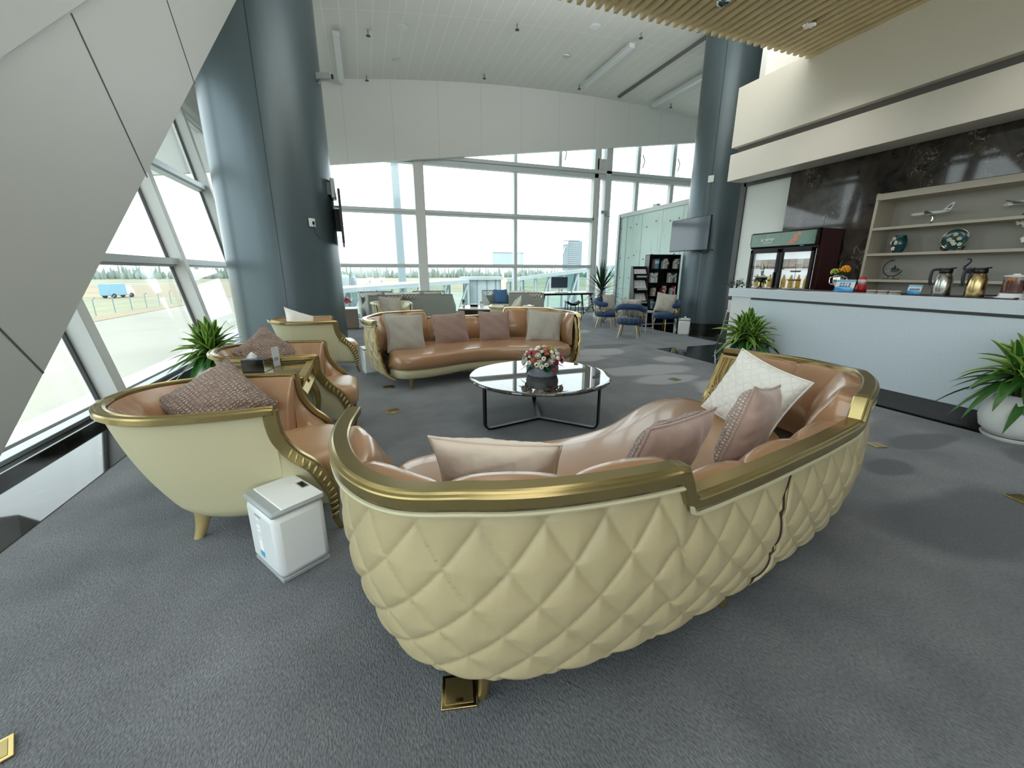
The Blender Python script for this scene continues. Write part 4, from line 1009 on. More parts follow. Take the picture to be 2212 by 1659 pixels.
X = thing('tissue_box', 'black tissue box on the white block table', 'tissue box', (2.72, 10.78, .44), rad(-24)); MB().bb(-.1, .1, -.06, .06, 0, .085).build('box', 'black_gloss', X, bevel=.003); MB().bb(-.102, .102, -.062, .062, .0, .02).build('silver_band', 'chrome', X)
X = thing('card_holder', 'small white card holder on the white block table', 'card holder', (2.95, 10.86, .44), rad(-10)); MB().bb(-.05, .05, -.004, .004, 0, .15).build('upright_plate', 'plastic', X); MB().bb(-.05, .05, -.04, .04, 0, .006).build('foot_plate', 'plastic', X); MB().bb(-.045, .045, -.0052, -.004, .09, .145).build('grey_print', 'plastic_grey', X)
T = thing('round_side_table', 'small white ring-topped side table before the grey settee by the desk', 'side table', (3.92, 9.85, 0))
MB().lathe([(.10, .50), (.14, .50), (.15, .515), (.14, .53), (.10, .53), (.095, .515), (.10, .50)], n=32).build('ring_top', 'plastic', T); MB().cyl((0, 0, .505), .1, .008, 32).build('glass_inset', 'ceramic', T)
for a in (0, 120, 240): MB().tube([(.1 * cos(rad(a)), .1 * sin(rad(a)), .51), (.13 * cos(rad(a)), .13 * sin(rad(a)), 0)], .009, 8).build('leg', 'chrome', T)
T = thing('box_side_table', 'cream box side table with white glass top behind the dark column', 'side table', (-.52, 10.85, 0))
MB().bb(-.3, .3, -.25, .25, .05, .49).build('body', 'taupe', T, bevel=.006); MB().bb(-.31, .31, -.26, .26, .49, .51).build('glass_top', 'ceramic', T); MB().bb(-.27, .27, -.22, .22, 0, .05).build('plinth', 'gold', T)
V1 = thing('flower_vase', 'vase of dark pink flowers on the box table behind the dark column', 'vase', (-.46, 10.72, .51))
MB().lathe([(.001, 0), (.03, 0), (.03, .012), (.012, .03), (.035, .08), (.03, .12), (.001, .1)], n=18).build('vase', 'clear', V1)
fl = MB()
for k in range(14): a = k * 2.4; r = .03 + .005 * k; fl.ball((r * cos(a), r * sin(a), .22 - .006 * k + .02 * sin(k)), .028, 8, 6)
fl.build('blossom', 'pinkred', V1); fl = MB()
for k in range(7): a = k * 2.4; fl.tube([(0, 0, .1), (.04 * cos(a), .04 * sin(a), .18)], .004, 5)
fl.build('stem', 'leaf', V1)

# desk with computer and stool
D = thing('long_desk', 'long thin-topped desk with splayed black legs under the end window', 'desk', (5.85, 11.75, 0))
MB().bb(-.95, .95, -.38, .38, .725, .75).build('desk_top', 'plastic', D, bevel=.004); MB().bb(-.85, .85, -.33, .33, .675, .725).build('apron', 'black_metal', D)
for x in (-1, 1):
    for y in (-1, 1): MB().tube([(x * .78, y * .28, .70), (x * .93, y * .36, 0)], [.03, .016], 10).build('leg', 'black_metal', D)
Mo = thing('computer_monitor', 'dark computer monitor standing on the long desk', 'monitor', (5.62, 11.62, .75), rad(-10))
MB().bb(-.26, .26, -.012, .012, .14, .46).build('display', 'screen', Mo, bevel=.004); MB().bb(-.265, .265, -.008, .016, .10, .465).build('casing', 'plastic', Mo, bevel=.006)
MB().bb(-.02, .02, .0, .03, .01, .2).build('neck', 'alu', Mo); MB().bb(-.1, .1, -.08, .08, 0, .012).build('foot', 'alu', Mo, bevel=.003)
K = thing('keyboard', 'slim keyboard in front of the monitor on the long desk', 'keyboard', (5.62, 11.45, .75), rad(-10)); MB().bb(-.2, .2, -.06, .06, 0, .012).build('tray', 'plastic_grey', K, bevel=.003); MB().bb(-.19, .19, -.05, .05, .012, .016).build('key_field', 'plastic', K)
K = thing('computer_mouse', 'small dark mouse beside the keyboard on the long desk', 'mouse', (5.98, 11.48, .75)); MB().ball((0, 0, .012), .035, 12, 7, (.7, 1, .45)).build('shell', 'black', K); MB().bb(-.004, .004, .01, .03, .024, .03).build('scroll_wheel', 'plastic_grey', K)
S = thing('saddle_stool', 'black sculpted stool with thin legs at the long desk', 'stool', (5.72, 10.85, 0), rad(-10))
MB().loft(lambda u, v: V(((u - .5) * .44, (v - .5) * .34, .445 + .09 * (2 * u - 1) ** 2 - .04 * sin(PI * v) + .02 * (2 * v - 1) ** 2)), 15, 11).loft(lambda u, v: V(((u - .5) * .42, (v - .5) * .32, .40 + .12 * (2 * u - 1) ** 2 + .02 * (2 * v - 1) ** 2)), 15, 11).build('seat', 'black', S, ang=180)
for x, y in ((-.2, -.13), (.2, -.13), (-.2, .13), (.2, .13), (-.07, 0), (.07, 0)): MB().tube([(x, y, .50 if abs(x) > .1 else .42), (x * 1.12, y * 1.12, 0)], [.012, .009], 8).build('leg', 'black_metal', S)
MB().tube([(-.22, -.14, .51), (-.22, .14, .51)], .01, 8).tube([(.22, -.14, .51), (.22, .14, .51)], .01, 8).build('arm_rail', 'black_metal', S)

# ------------------------------------------------------------------ blue velvet chairs round a small table
def blue_chair(label, loc, rz):
    C = thing('blue_chair', label, 'chair', loc, rz, 'blue velvet chairs'); R = .30
    MB().lathe([(.001, .29), (.25, .29), (.278, .31), (.285, .37), (.27, .41), (.2, .422), (.001, .425)], n=44).build('seat', 'blue', C, ang=180)
    path = [V((-R * cos(a) - .0, R * sin(a), .60 + .07 * smooth(.2, 1, cos(a)))) for a in [rad(-112 + 224 * k / 48) for k in range(49)]]
    outs = [V((p.x, p.y, 0)).normalized() for p in path]
    pr = [(.042 * cos(2 * PI * k / 14), .062 * sin(2 * PI * k / 14)) for k in range(14)]
    sc = [.55 + .45 * min(1, min(k, 48 - k) / 3) for k in range(49)]
    MB().sweep(path, pr, outs, sc=sc).build('back_roll', 'blue', C, ang=180)
    for k in range(3, 46, 4):
        p, o = path[k], outs[k]; MB().tube([p + V((0, 0, -.04)), V((p.x * 1.0, p.y, .47)), V((o.x * .285, o.y * .285, .34))], .006, 7).build('back_rod', 'brass', C)
    for s in (4, 44):
        p, o = path[s], outs[s]; rg = [p + V((0, 0, -.11)) + V((-o.y, o.x, 0)) * .05 * cos(2 * PI * q / 14) + V((0, 0, .06 * sin(2 * PI * q / 14))) for q in range(14)]
        MB().tube(rg, .009, 7, closed=True).build('side_ring', 'brass', C)
    for a in (45, 135, 225, 315): MB().tube([(.2 * cos(rad(a)), .2 * sin(rad(a)), .33), (.29 * cos(rad(a)), .29 * sin(rad(a)), 0)], [.014, .009], 9).build('leg', 'brass', C)
    return C
blue_chair('blue velvet chair with its barrel back to the camera', (5.24, 7.36, 0), rad(46))
blue_chair('blue velvet chair beside the spiky tall plant', (5.62, 8.88, 0), rad(-50))
blue_chair('blue velvet chair in front of the black bookcase', (6.72, 8.06, 0), rad(190))
G5 = 'pillows on the blue chairs'
pillow('pillow', 'flat grey pillow over the back of the barrel-backed blue chair', .44, .40, .13, 'greyfab', (5.34, 7.48, .62), 40, 18, 0, G5, seed=41)
pillow('pillow', 'grey pillow upright on the blue chair beside the spiky plant', .38, .42, .13, 'greyfab', (5.66, 8.86, .62), -80, 14, 2, G5, seed=42)
pillow('pillow', 'pale square pillow on the blue chair before the bookcase', .46, .46, .15, 'greyfab', (6.74, 8.12, .64), 232, 14, -8, G5, seed=43)
T = thing('small_side_table', 'small grey side table with crossed stretcher among the blue chairs', 'side table', (5.98, 7.86, 0), rad(20))
MB().lathe([(.001, .47), (.2, .47), (.215, .48), (.21, .5), (.001, .5)], n=36).build('table_top', 'plastic_grey', T)
for x, y in ((-.15, -.15), (.15, -.15), (-.15, .15), (.15, .15)): MB().tube([(x * .8, y * .8, .47), (x * 1.05, y * 1.05, 0)], [.022, .012], 10).build('leg', 'plastic_grey', T)
MB().bar((-.155, -.155, .12), (.155, .155, .12), .014).bar((-.155, .155, .12), (.155, -.155, .12), .014).build('stretcher', 'plastic_grey', T)
Z = thing('magazine', 'blue and white magazine on the small grey side table', 'magazine', (5.98, 7.88, .5), rad(30)); MB().bb(-.1, .1, -.14, .14, 0, .008).build('pages', 'paper', Z); MB().bb(-.1, .1, -.14, .14, .008, .0095).build('cover', 'sky_blue', Z)

# ------------------------------------------------------------------ bookcase with books, newspaper rack
Bc = thing('bookcase', 'tall black open bookcase beside the round dark column', 'bookcase', (7.56, 9.28, 0), rad(-13))
BW, BH, BD = .86, 1.80, .28
MB().bb(-BW / 2, -BW / 2 + .022, 0, BD, 0, BH).bb(BW / 2 - .022, BW / 2, 0, BD, 0, BH).build('side_panel', 'black', Bc)
MB().bb(-BW / 2, BW / 2, BD - .012, BD, 0, BH).build('back_panel', 'black', Bc)
ROWS = [.0, .37, .71, 1.06, 1.42, 1.78]
for z in ROWS: MB().bb(-BW / 2, BW / 2, 0, BD, z, z + .02).build('shelf', 'black', Bc)
DIV = {0: (-.14, .14), 1: (-.14, .14), 2: (-.17, .13), 3: (.0,), 4: (-.14, .15)}
for r, ds in DIV.items():
    for d in ds: MB().bb(d - .008, d + .008, .004, BD, ROWS[r] + .02, ROWS[r + 1]).build('divider', 'black', Bc)
bm_ = {n: mat('book_' + n, c, .6) for n, c in dict(white=(226, 226, 222), cream=(214, 206, 184), teal=(90, 160, 178), blue=(60, 120, 170), grey=(128, 128, 130), red=(170, 56, 66), magenta=(190, 70, 110), pale_blue=(186, 208, 214), green=(150, 170, 150), black=(50, 50, 54)).items()}
Rz = Matrix.Rotation(rad(-13), 4, 'Z'); rr = random.Random(5)
def books(row, x, names, group, where):
    for i, nm in enumerate(names):
        th = rr.uniform(.02, .034); hh = rr.uniform(.19, .26); dp = rr.uniform(.15, .19)
        o = V((7.56, 9.28, 0)) + Rz @ V((x + th / 2, .01, ROWS[row] + .02))
        b = thing('book', f'{nm.replace("_", " ")} book, number {i + 1} of the {where}' if False else f'{nm.replace("_", " ")} {["upright", "slim", "worn", "thick", "tall"][i % 5]} book, {["first", "second", "third", "fourth", "fifth", "sixth", "seventh"][i]} in the {where}', 'book', o, rad(-13), group)
        MB().bb(-th / 2, th / 2, 0, dp, 0, hh).build('cover', bm_[nm], b, bevel=.002)
        MB().bb(-th / 2 + .003, th / 2 - .003, .004, dp + .001, hh - .001, hh + .0006).build('page_block', 'paper', b)
        MB().bb(-th / 2 + .002, th / 2 - .002, -.0008, 0, hh * .55, hh * .8).build('spine_label', 'paper' if nm not in ('white', 'cream', 'pale_blue') else bm_['grey'], b)
        x += th + .002
books(4, -.27, ['grey', 'teal', 'teal', 'blue'], 'books on the top shelf', 'top shelf block beneath the television edge, left bay')
books(4, -.02, ['white', 'grey', 'cream', 'grey', 'black'], 'books on the top shelf', 'top shelf middle bay')
books(4, .30, ['white', 'cream', 'black', 'white'], 'books on the top shelf', 'top shelf bay beside the column')
books(3, -.34, ['white', 'pale_blue', 'white', 'pale_blue', 'green', 'white', 'cream'], 'books on the second shelf', 'full bay of the second shelf')
books(3, .17, ['white', 'green', 'cream', 'grey', 'black', 'white', 'pale_blue'], 'books on the second shelf', 'second shelf bay beside the column')
books(2, -.26, ['cream', 'cream', 'green'], 'books on the third shelf', 'third shelf bay next to the newspapers')
books(2, .01, ['red', 'red', 'cream', 'red'], 'books on the third shelf', 'third shelf middle bay')
books(2, .27, ['white', 'magenta', 'red', 'white'], 'books on the third shelf', 'third shelf bay beside the column')
books(1, -.3, ['teal', 'cream', 'grey'], 'books on the low shelf', 'low shelf behind the pale square pillow')
Rk = thing('newspaper_rack', 'black curved rack of newspapers beside the bookcase', 'rack', (6.90, 9.40, 0), rad(-13))
for x in (-.2, .2):
    pts = catmull([(x, -.16, 0), (x, -.2, .3), (x, -.17, .7), (x, -.06, 1.15), (x, .0, 1.44), (x, .06, 1.5)], 16)
    MB().prism([(p.x, p.y, p.z) for p in pts] + [(x, .16, 1.5), (x, .16, 0)], (.02 if x < 0 else -.02, 0, 0)).build('side_panel', 'black', Rk)
MB().bb(-.2, .2, .14, .16, 0, 1.5).build('back_panel', 'black', Rk)
for k, z in enumerate((.22, .56, .90, 1.22)):
    y0 = (-.19, -.17, -.1, -.02)[k]
    MB().prism([(-.19, y0, z), (-.19, y0, z + .03), (-.19, y0 + .02, z + .03), (-.19, .13, z + .22), (-.19, .14, z + .21), (-.19, y0 + .03, z)], (.38, 0, 0)).build('tray', 'black', Rk)
    MB().bb(-.1, .19, y0 - .004, y0, z - .004, z + .04).build('chrome_lip', 'chrome', Rk)
    p = thing('newspaper', ('folded newspaper in the lowest tray of the black rack', 'newspaper in the second tray up of the black rack', 'newspaper in the third tray up of the black rack', 'folded paper in the top tray of the black rack')[k], 'newspaper', V((6.90, 9.40, 0)) + Rz @ V((0, (y0 + .11) / 2 - .005, z + .145)), rad(-13), 'newspapers in the rack')
    MB().box((0, 0, 0), (.34, .006, .25 if k < 3 else .15), mx=Matrix.Rotation(rad(-38), 3, 'X')).build('sheets', 'newsprint', p)
    tm_ = MB(); Rx = Matrix.Rotation(rad(-38), 3, 'X')
    for q in range(6):
        for c_ in (-.1, .0, .1): tm_.box(Rx @ V((c_, -.0036, .09 - q * .03)), (.08, .0006, .012), mx=Rx)
    if k < 3: tm_.build('column_print', 'plastic_grey', p)

# tall spiky plant
rr = random.Random(9); P = thing('potted_yucca', 'tall spiky dark green plant before the glass corridor wall', 'plant', (6.15, 10.05, 0), 0, 'potted plants'); mb = MB()
for k in range(58):
    az = k * 2.4; t = k / 58; el = -.55 + 2.05 * t; L = .74 * rr.uniform(.8, 1.1); d = V((cos(az) * cos(el), sin(az) * cos(el), sin(el))); s = V((-sin(az), cos(az), 0)); org = V((0, 0, .62 + .42 * t)); vs = []; dr = max(0, .5 - .6 * t)
    for q in range(8):
        u = q / 7; c = org + d * L * u + V((0, 0, -dr * L * u * u)); ww = .034 * min(1, .4 + 2 * u) * (1 - u ** 2.2) + .001; vs += [c - s * ww, c + d.cross(s) * ww * .3, c + s * ww]
    mb.add(vs, [(a * 3 + b, a * 3 + b + 1, a * 3 + b + 4, a * 3 + b + 3) for a in range(7) for b in range(2)])
mb.build('foliage', 'leaf_dark', P, ang=180); MB().tube([(0, 0, .3), (.01, 0, .7), (0, 0, 1.05)], [.04, .035, .03], 10).build('stem', 'stem', P); pot_round(.2, .34)(P)

# ------------------------------------------------------------------ televisions and boxes on the columns
TV = thing('wall_television', 'flat television on the column above the black bookcase', 'television', (7.0, 7.87, 2.165))
MB().bb(-.005, .035, -.595, .595, -.35, .35).build('casing', 'black', TV, bevel=.006); MB().bb(-.0065, -.005, -.58, .58, -.33, .335).build('screen_panel', 'screen', TV); MB().bb(.035, .44, -.12, .12, -.12, .12).build('bracket', 'black_metal', TV); MB().tube(catmull([(.06, -.3, -.36), (.1, -.42, -.42), (.2, -.5, -.33), (.3, -.45, -.36)], 16), .008, 6).build('cable', 'black', TV)
TV = thing('wall_television', 'television seen edge-on against the window beside the big dark column', 'television', (-.30, 8.7, 2.27), rad(2))
MB().bb(-.02, .02, -.75, .75, -.43, .43).build('casing', 'black', TV, bevel=.006); MB().bb(.02, .0215, -.73, .73, -.41, .41).build('screen_panel', 'screen', TV); MB().bb(-.14, -.02, -.15, .15, -.18, .18).build('bracket', 'black_metal', TV)
for z in (-.2, .2): MB().bar((-.09, -.3, z), (-.02, -.3, z), .02).build('bracket_arm', 'black_metal', TV)
X = thing('speaker_box', 'small box fixed to the big dark column above its television', 'speaker', (-.375, 8.35, 2.74)); MB().bb(-.03, .04, -.15, .15, -.16, .16).build('cabinet', 'alu_grey', X, bevel=.012); MB().bb(-.2, -.03, -.1, .1, -.1, .1).build('mount', 'column', X)
X = thing('socket_plate', 'white square socket plate on the big dark column', 'socket', (-.73, 7.875, 2.14), rad(39)); MB().bb(-.055, .055, -.012, .0, -.065, .065).build('plate', 'plastic', X, bevel=.003); MB().bb(0, .035, -.02, -.012, -.03, .02).build('plug', 'black', X); MB().tube([(.02, -.016, -.03), (.03, -.016, -.15), (.12, -.0, -.25)], .004, 6).build('cord', 'black', X)
X = thing('junction_plate', 'white plate high on the column above the flat television', 'plate', (7.437, 7.87, 3.34), rad(-61)); MB().bb(-.06, .06, -.012, 0, -.07, .07).build('plate', 'plastic', X, bevel=.004); MB().bb(-.03, .03, -.014, -.012, -.03, .03).build('cover', 'plastic', X)
def cctv(label, loc, rz):
    c = thing('security_camera', label, 'camera', loc, rz, 'security cameras'); MB().bb(-.14, .12, -.05, .05, -.05, .05).build('housing', 'plastic_grey', c, bevel=.01); MB().tube([(.12, 0, 0), (.14, 0, 0)], .035, 12).build('lens', 'black_gloss', c); MB().tube([(-.05, 0, 0), (-.1, 0, -.1), (-.3, 0, -.1)], .016, 8).build('bracket', 'plastic_grey', c)
cctv('black-lensed security camera high on the big dark column', (-.32, 8.3, 4.42), rad(-20)); cctv('security camera on the white pillar by the corridor wall', (7.75, 12.74, 3.27), rad(200))

# ------------------------------------------------------------------ ceiling fittings
def ceil_fit(kind, label, cat, x, y, group):
    z = zceil(x); o = thing(kind, label, cat, (x, y, z), 0, group)
    if kind == 'linear_light':
        MB().bb(-.07, .07, -1.1, 1.1, -.16, -.06).build('housing', 'alu', o, bevel=.01); MB().bb(-.06, .06, -1.08, 1.08, -.165, -.16).build('diffuser', 'plastic', o)
        for y2 in (-.8, .8): MB().cyl((0, y2, -.07), .008, .08, 6).build('hanger', 'alu_grey', o)
    elif kind == 'sprinkler': MB().cyl((0, 0, -.09), .016, .095, 8).build('pipe', 'alu_grey', o); MB().lathe([(.001, -.12), (.045, -.115), (.045, -.105), (.012, -.09), (.001, -.09)], n=12).build('deflector', 'darkgrey', o)
    elif kind == 'downlight': MB().lathe([(.09, -.012), (.1, -.006), (.1, .0), (.06, .0), (.05, -.002)], n=24).build('trim_ring', 'chrome', o); MB().cyl((0, 0, -.004), .055, .006, 20).build('lamp', 'tissue', o)
    else: MB().lathe([(.001, -.02), (.11, -.018), (.12, -.006), (.12, .0)], n=28).build('grille', 'plastic', o); MB().lathe([(.12, -.012), (.135, -.004), (.135, 0), (.12, 0)], n=28).build('rim', 'alu', o)
ceil_fit('linear_light', 'slim linear ceiling light beside the big dark column', 'ceiling light', -.1, 11.4, 'linear ceiling lights')
ceil_fit('linear_light', 'slim linear ceiling light pointing at the window pillar, before the dark slot', 'ceiling light', 6.33, 10.7, 'linear ceiling lights')
ceil_fit('linear_light', 'slim linear ceiling light between the dark slot and the far column', 'ceiling light', 9.0, 11.2, 'linear ceiling lights')
sl = thing('ceiling_slot', 'long dark slot let into the white ceiling near the far column', 'ceiling slot', (7.81, 10.2, zceil(7.81))); MB().bb(-.04, .04, -2.0, 2.2, -.05, -.005).build('channel', 'groove', sl); MB().bb(.04, .06, -2.0, 2.2, -.06, -.005).build('lip', 'alu', sl)
for x, y, w in ((.52, 10.36, 'above the big column edge, nearer row'), (3.53, 9.7, 'in the nearer row over the window mullion'), (6.34, 9.3, 'in the nearer row beside the linear light'), (.51, 12.5, 'at the white wall near the big column'), (3.48, 12.1, 'at the white wall, middle'), (6.3, 12.1, 'at the end of the linear light'), (9.6, 12.2, 'at the white wall near the far column')):
    ceil_fit('sprinkler', 'small ceiling sprinkler ' + w, 'sprinkler', x, y, 'ceiling sprinklers')
for x, y, w in ((1.16, 11.6, 'left half of the white ceiling'), (5.2, 10.7, 'between the linear light and middle of the ceiling')): ceil_fit('downlight', 'round chrome downlight in the ' + w if 'half' in w else 'round chrome downlight ' + w, 'downlight', x, y, 'ceiling downlights')
for x, y, w in ((1.18, 10.2, 'nearer the big column'), (5.21, 9.4, 'nearer the wood slats')): ceil_fit('ceiling_speaker', 'flat round white ceiling speaker ' + w, 'speaker', x, y, 'ceiling speakers')
for x, y, w in ((5.72, 4.67, 'in the wood slats over the counter'), (4.30, 4.68, 'in the wood slats at the top picture edge')):
    o = thing('downlight', 'bright chrome downlight ' + w, 'downlight', (x, y, 4.43), 0, 'slat ceiling downlights'); MB().lathe([(.06, -.004), (.075, -.01), (.08, 0), (.05, .05), (.045, .06)], n=24).build('trim_ring', 'chrome', o)
    MB().cyl((0, 0, .03), .046, .006, 20).build('lamp', mat('lamp_glow', (255, 244, 226), .5, emis=6), o)
# ------------------------------------------------------------------ the bar counter
Cn = thing('bar_counter', 'long white bar counter with dark recessed plinth', 'counter', (5.28, 0, 0))
MB().bb(0, .55, -5.5, 4.57, .11, .965).build('front_panel', 'counter', Cn, bevel=.003)
MB().bb(.02, .5, -5.5, 4.55, .965, .995).build('recess_strip', 'darkgrey', Cn)  # dark recessed groove under the stone top
MB().bb(.06, .5, -5.5, 4.55, .004, .11).build('plinth', 'black_gloss', Cn)
MB().bb(.02, .06, 4.57, 4.9, .004, .995).bb(.5, .54, 4.57, 4.9, .004, .995).build('end_support', 'plastic', Cn)
W_ = thing('worktop', 'thick white stone top lying along the bar counter', 'worktop', (5.265, 0, 0)); MB().bb(0, .60, -5.5, 4.94, .995, 1.115).build('slab', 'counter_top', W_, bevel=.004)
MB().bb(.30, .59, -5.4, 4.9, 1.115, 1.119).build('dark_inlay', 'darkgrey', W_)
Z = 1.1155
def on(x, y): return (x, y, Z)
# display fridge behind
F_ = thing('drinks_fridge', 'two-door drinks fridge with green printed header', 'fridge', (6.45, 4.56, 0))
MB().bb(.05, .5, .03, 1.11, .005, .06).build('plinth', 'black', F_); MB().bb(.132, .53, 0, 1.14, .06, 1.99).bb(.03, .132, 0, .012, .06, 1.99).bb(.03, .132, 1.128, 1.14, .06, 1.99).bb(.03, .132, .012, 1.128, .06, .1).bb(.03, .132, .012, 1.128, 1.7, 1.74).build('cabinet', 'maroon', F_, bevel=.012)
hd = MB().prism([(.0, .0, 1.735), (-.03, 0, 1.80), (-.03, 0, 1.97), (.0, 0, 1.99), (.06, 0, 1.99), (.06, 0, 1.735)], (0, 1.14, 0)).build('header', 'black', F_)
MB().bb(-.0335, -.03, .015, 1.125, 1.765, 1.965).build('header_print', 'green_sign', hd)
R = Matrix(((0, 0, -1, 0), (-1, 0, 0, 0), (0, 1, 0, 0), (0, 0, 0, 1))); R.translation = (-.0345, .81, 1.865); text('新飞饮料柜', .05, 'text_white', hd, R, bold=.0012)
R2 = R.copy(); R2.translation = (-.0345, .81, 1.915); text('新飞', .022, 'text_white', hd, R2); MB().bb(-.0342, -.0334, .82, .89, 1.818, 1.826).bb(-.0342, -.0334, .73, .81, 1.818, 1.826).build('small_print', 'text_white', hd)
bl = MB(); rr = random.Random(4)
for k in range(26): t = k / 26; bl.ball((-.034, .36 - .12 * t + rr.uniform(-.05, .05) + .12 * abs(t - .5), 1.79 + .15 * t), rr.uniform(.012, .024), 7, 5, (.1, 1, 1))
bl.build('splash_print', 'salmon', hd)
MB().bb(-.032, -.03, .18, .24, 1.744, 1.758).build('thermostat_display', 'deep_blue', hd)
inn = MB().bb(.126, .131, .012, 1.128, .1, 1.7); inn.build('interior_back', mat('lit_interior', (226, 236, 240), .5, emis=.55), F_)
for y0 in (.012, .575):
    d = MB().bb(-.01, .03, y0, y0 + .553, .1, .15).bb(-.01, .03, y0, y0 + .553, 1.66, 1.72).bb(-.01, .03, y0, y0 + .05, .1, 1.72).bb(-.01, .03, y0 + .503, y0 + .553, .1, 1.72).build('door', 'black_metal', F_, bevel=.004)
    MB().bb(.008, .012, y0 + .05, y0 + .503, .15, 1.66).build('pane', 'clear', d)
    h = y0 + .03 if y0 > .3 else y0 + .52
    MB().bb(-.04, -.01, h - .014, h + .014, 1.0, 1.35).build('handle', 'black', d, bevel=.006); MB().ball((-.013, h, 1.69), .01, 8, 5).build('lock', 'chrome', d)
MB().bb(.032, .125, .012, 1.128, 1.395, 1.405).bb(.032, .125, .012, 1.128, 1.095, 1.105).build('rack', 'chrome', F_)
for z, nm, lb, cl, G_ in ((1.405, 'drink_carton', 'drink carton on the upper fridge rack, place %s from the splash print', ('cream', 'paper', 'pink_scales'), 'cartons in the fridge'), (1.105, 'drink_bottle', 'yellow drink bottle on the lower fridge rack, place %s from the splash print', ('yolk',), 'bottles in the fridge')):
    for k in range(8):
        y = 4.56 + .12 + k * .125
        if abs(y - 4.56 - .57) < .05: continue
        o = thing(nm, lb % ('one', 'two', 'three', 'four', 'five', 'six', 'seven', 'eight')[k], 'drink', (6.528, y, z), 0, G_)
        if nm == 'drink_carton': MB().bb(-.032, .032, -.05, .05, 0, .15).build('pack', cl[k % 3], o); MB().bb(-.033, -.032, -.03, .03, .03, .07).build('print', 'salmon', o)
        else: MB().lathe([(.001, 0), (.034, 0), (.034, .12), (.014, .17), (.014, .19), (.001, .19)], n=14).build('bottle', cl[0], o); MB().cyl((0, 0, .19), .015, .018, 10).build('cap', 'paper', o)

# shelf unit in the wall recess
Sh = thing('display_shelves', 'taupe open display shelves set into the dark marble wall', 'shelves', (7.0, 0, 0))
MB().bb(-.03, .36, 4.17, 4.205, .9, 2.42).build('side_panel', 'shelf', Sh); MB().bb(-.04, .36, .82, 4.205, 2.325, 2.41).build('top_board', 'shelf', Sh, bevel=.003)
MB().bb(.355, .378, .82, 4.17, .89, 2.33).build('back_panel', 'shelf_back', Sh)
for z in (1.925, 1.575, 1.215): MB().bb(-.03, .355, .82, 4.17, z, z + .035).build('board', 'shelf', Sh, bevel=.002)
MB().bb(-.03, .355, .82, 4.17, .885, .92).build('bottom_board', 'shelf', Sh)

def jet(label, loc, az, s):
    J = thing('model_aeroplane', label, 'model aeroplane', loc, az, 'model aeroplanes')
    fr = J; zc = .20 * s
    MB().lathe([(.001, -.30), (.012, -.285), (.026, -.25), (.032, -.20), (.032, .12), (.026, .2), (.012, .28), (.004, .31), (.001, .315)], n=20, mx=Matrix(((1, 0, 0), (0, 0, 1), (0, 1, 0)))).build('f', 'plastic', fr)
    f = bpy.data.objects[[o.name for o in J.children][0]]; f.name = 'fuselage'; f.scale = (s, s, s); f.location = (0, 0, zc)
    wg = MB()
    for sd in (-1, 1): wg.hexa([V(p) * s + V((0, 0, zc)) for p in ((sd * .02, -.07, -.02), (sd * .30, .10, .015), (sd * .30, .13, .015), (sd * .02, .07, -.02), (sd * .02, -.07, -.012), (sd * .30, .10, .019), (sd * .30, .13, .019), (sd * .02, .07, -.012))])
    wg.build('wing', 'plastic_grey', J)
    MB().hexa([V(p) * s + V((0, 0, zc)) for p in ((-.004, .19, .02), (.004, .19, .02), (.004, .31, .02), (-.004, .31, .02), (-.003, .31, .14), (.003, .31, .14), (.003, .35, .14), (-.003, .35, .14))]).build('tail_fin', 'plastic', J)
    MB().hexa([V(p) * s + V((0, 0, zc)) for p in ((-.005, .25, .05), (.005, .25, .05), (.005, .29, .05), (-.005, .29, .05), (-.005, .30, .10), (.005, .30, .10), (.005, .325, .10), (-.005, .325, .10))]).build('tail_mark', 'text_dark', J)
    tl = MB()
    for sd in (-1, 1): tl.hexa([V(p) * s + V((0, 0, zc)) for p in ((sd * .005, .24, .01), (sd * .11, .30, .016), (sd * .11, .32, .016), (sd * .005, .30, .01), (sd * .005, .24, .015), (sd * .11, .30, .019), (sd * .11, .32, .019), (sd * .005, .30, .015))])
    tl.build('tailplane', 'plastic', J)
    for sd in (-1, 1): MB().tube([V((sd * .11, -.05, -.03)) * s + V((0, 0, zc)), V((sd * .11, .02, -.03)) * s + V((0, 0, zc))], .015 * s, 12).build('engine', 'chrome', J)
    MB().tube(catmull([(0, .03 * s, zc - .03 * s), (0, .075 * s, zc - .08 * s), (0, .07 * s, zc - .15 * s), (0, .04 * s, .01)], 12), [.008] * 4 + [.01] * 8, 8).build('stand', 'chrome', J); MB().box((0, .03, .006), (.07, .2 * s, .012)).build('base', 'black_gloss', J)
    return J
# aeroplane nose points along -y of its own frame: turn so the nose looks left in view (+Y)
jet('white model aeroplane with a patterned tail on the top shelf', (7.12, 3.63, 1.96), rad(176), .72)
jet('white model aeroplane cut by the picture edge on the top shelf', (7.14, 2.80, 1.96), rad(150), .8)
def blossoms(mb, pts, r, nrm):
    z = V(nrm).normalized(); x = z.orthogonal().normalized(); y = z.cross(x)
    for p in pts:
        for k in range(5): a = 2 * PI * k / 5; mb.ball(V(p) + (x * cos(a) + y * sin(a)) * r * .6, r * .55, 8, 5, (1, 1, .5), Matrix((x, y, z)).transposed())
Vs = thing('flower_relief_vase', 'teal jar with white blossom relief on the middle shelf', 'vase', (7.13, 3.89, 1.61))
MB().lathe([(.001, 0), (.05, 0), (.05, .012), (.062, .03), (.085, .09), (.088, .14), (.078, .19), (.062, .225), (.066, .235), (.05, .235), (.001, .2)], n=36).build('jar', 'teal', Vs, ang=180)
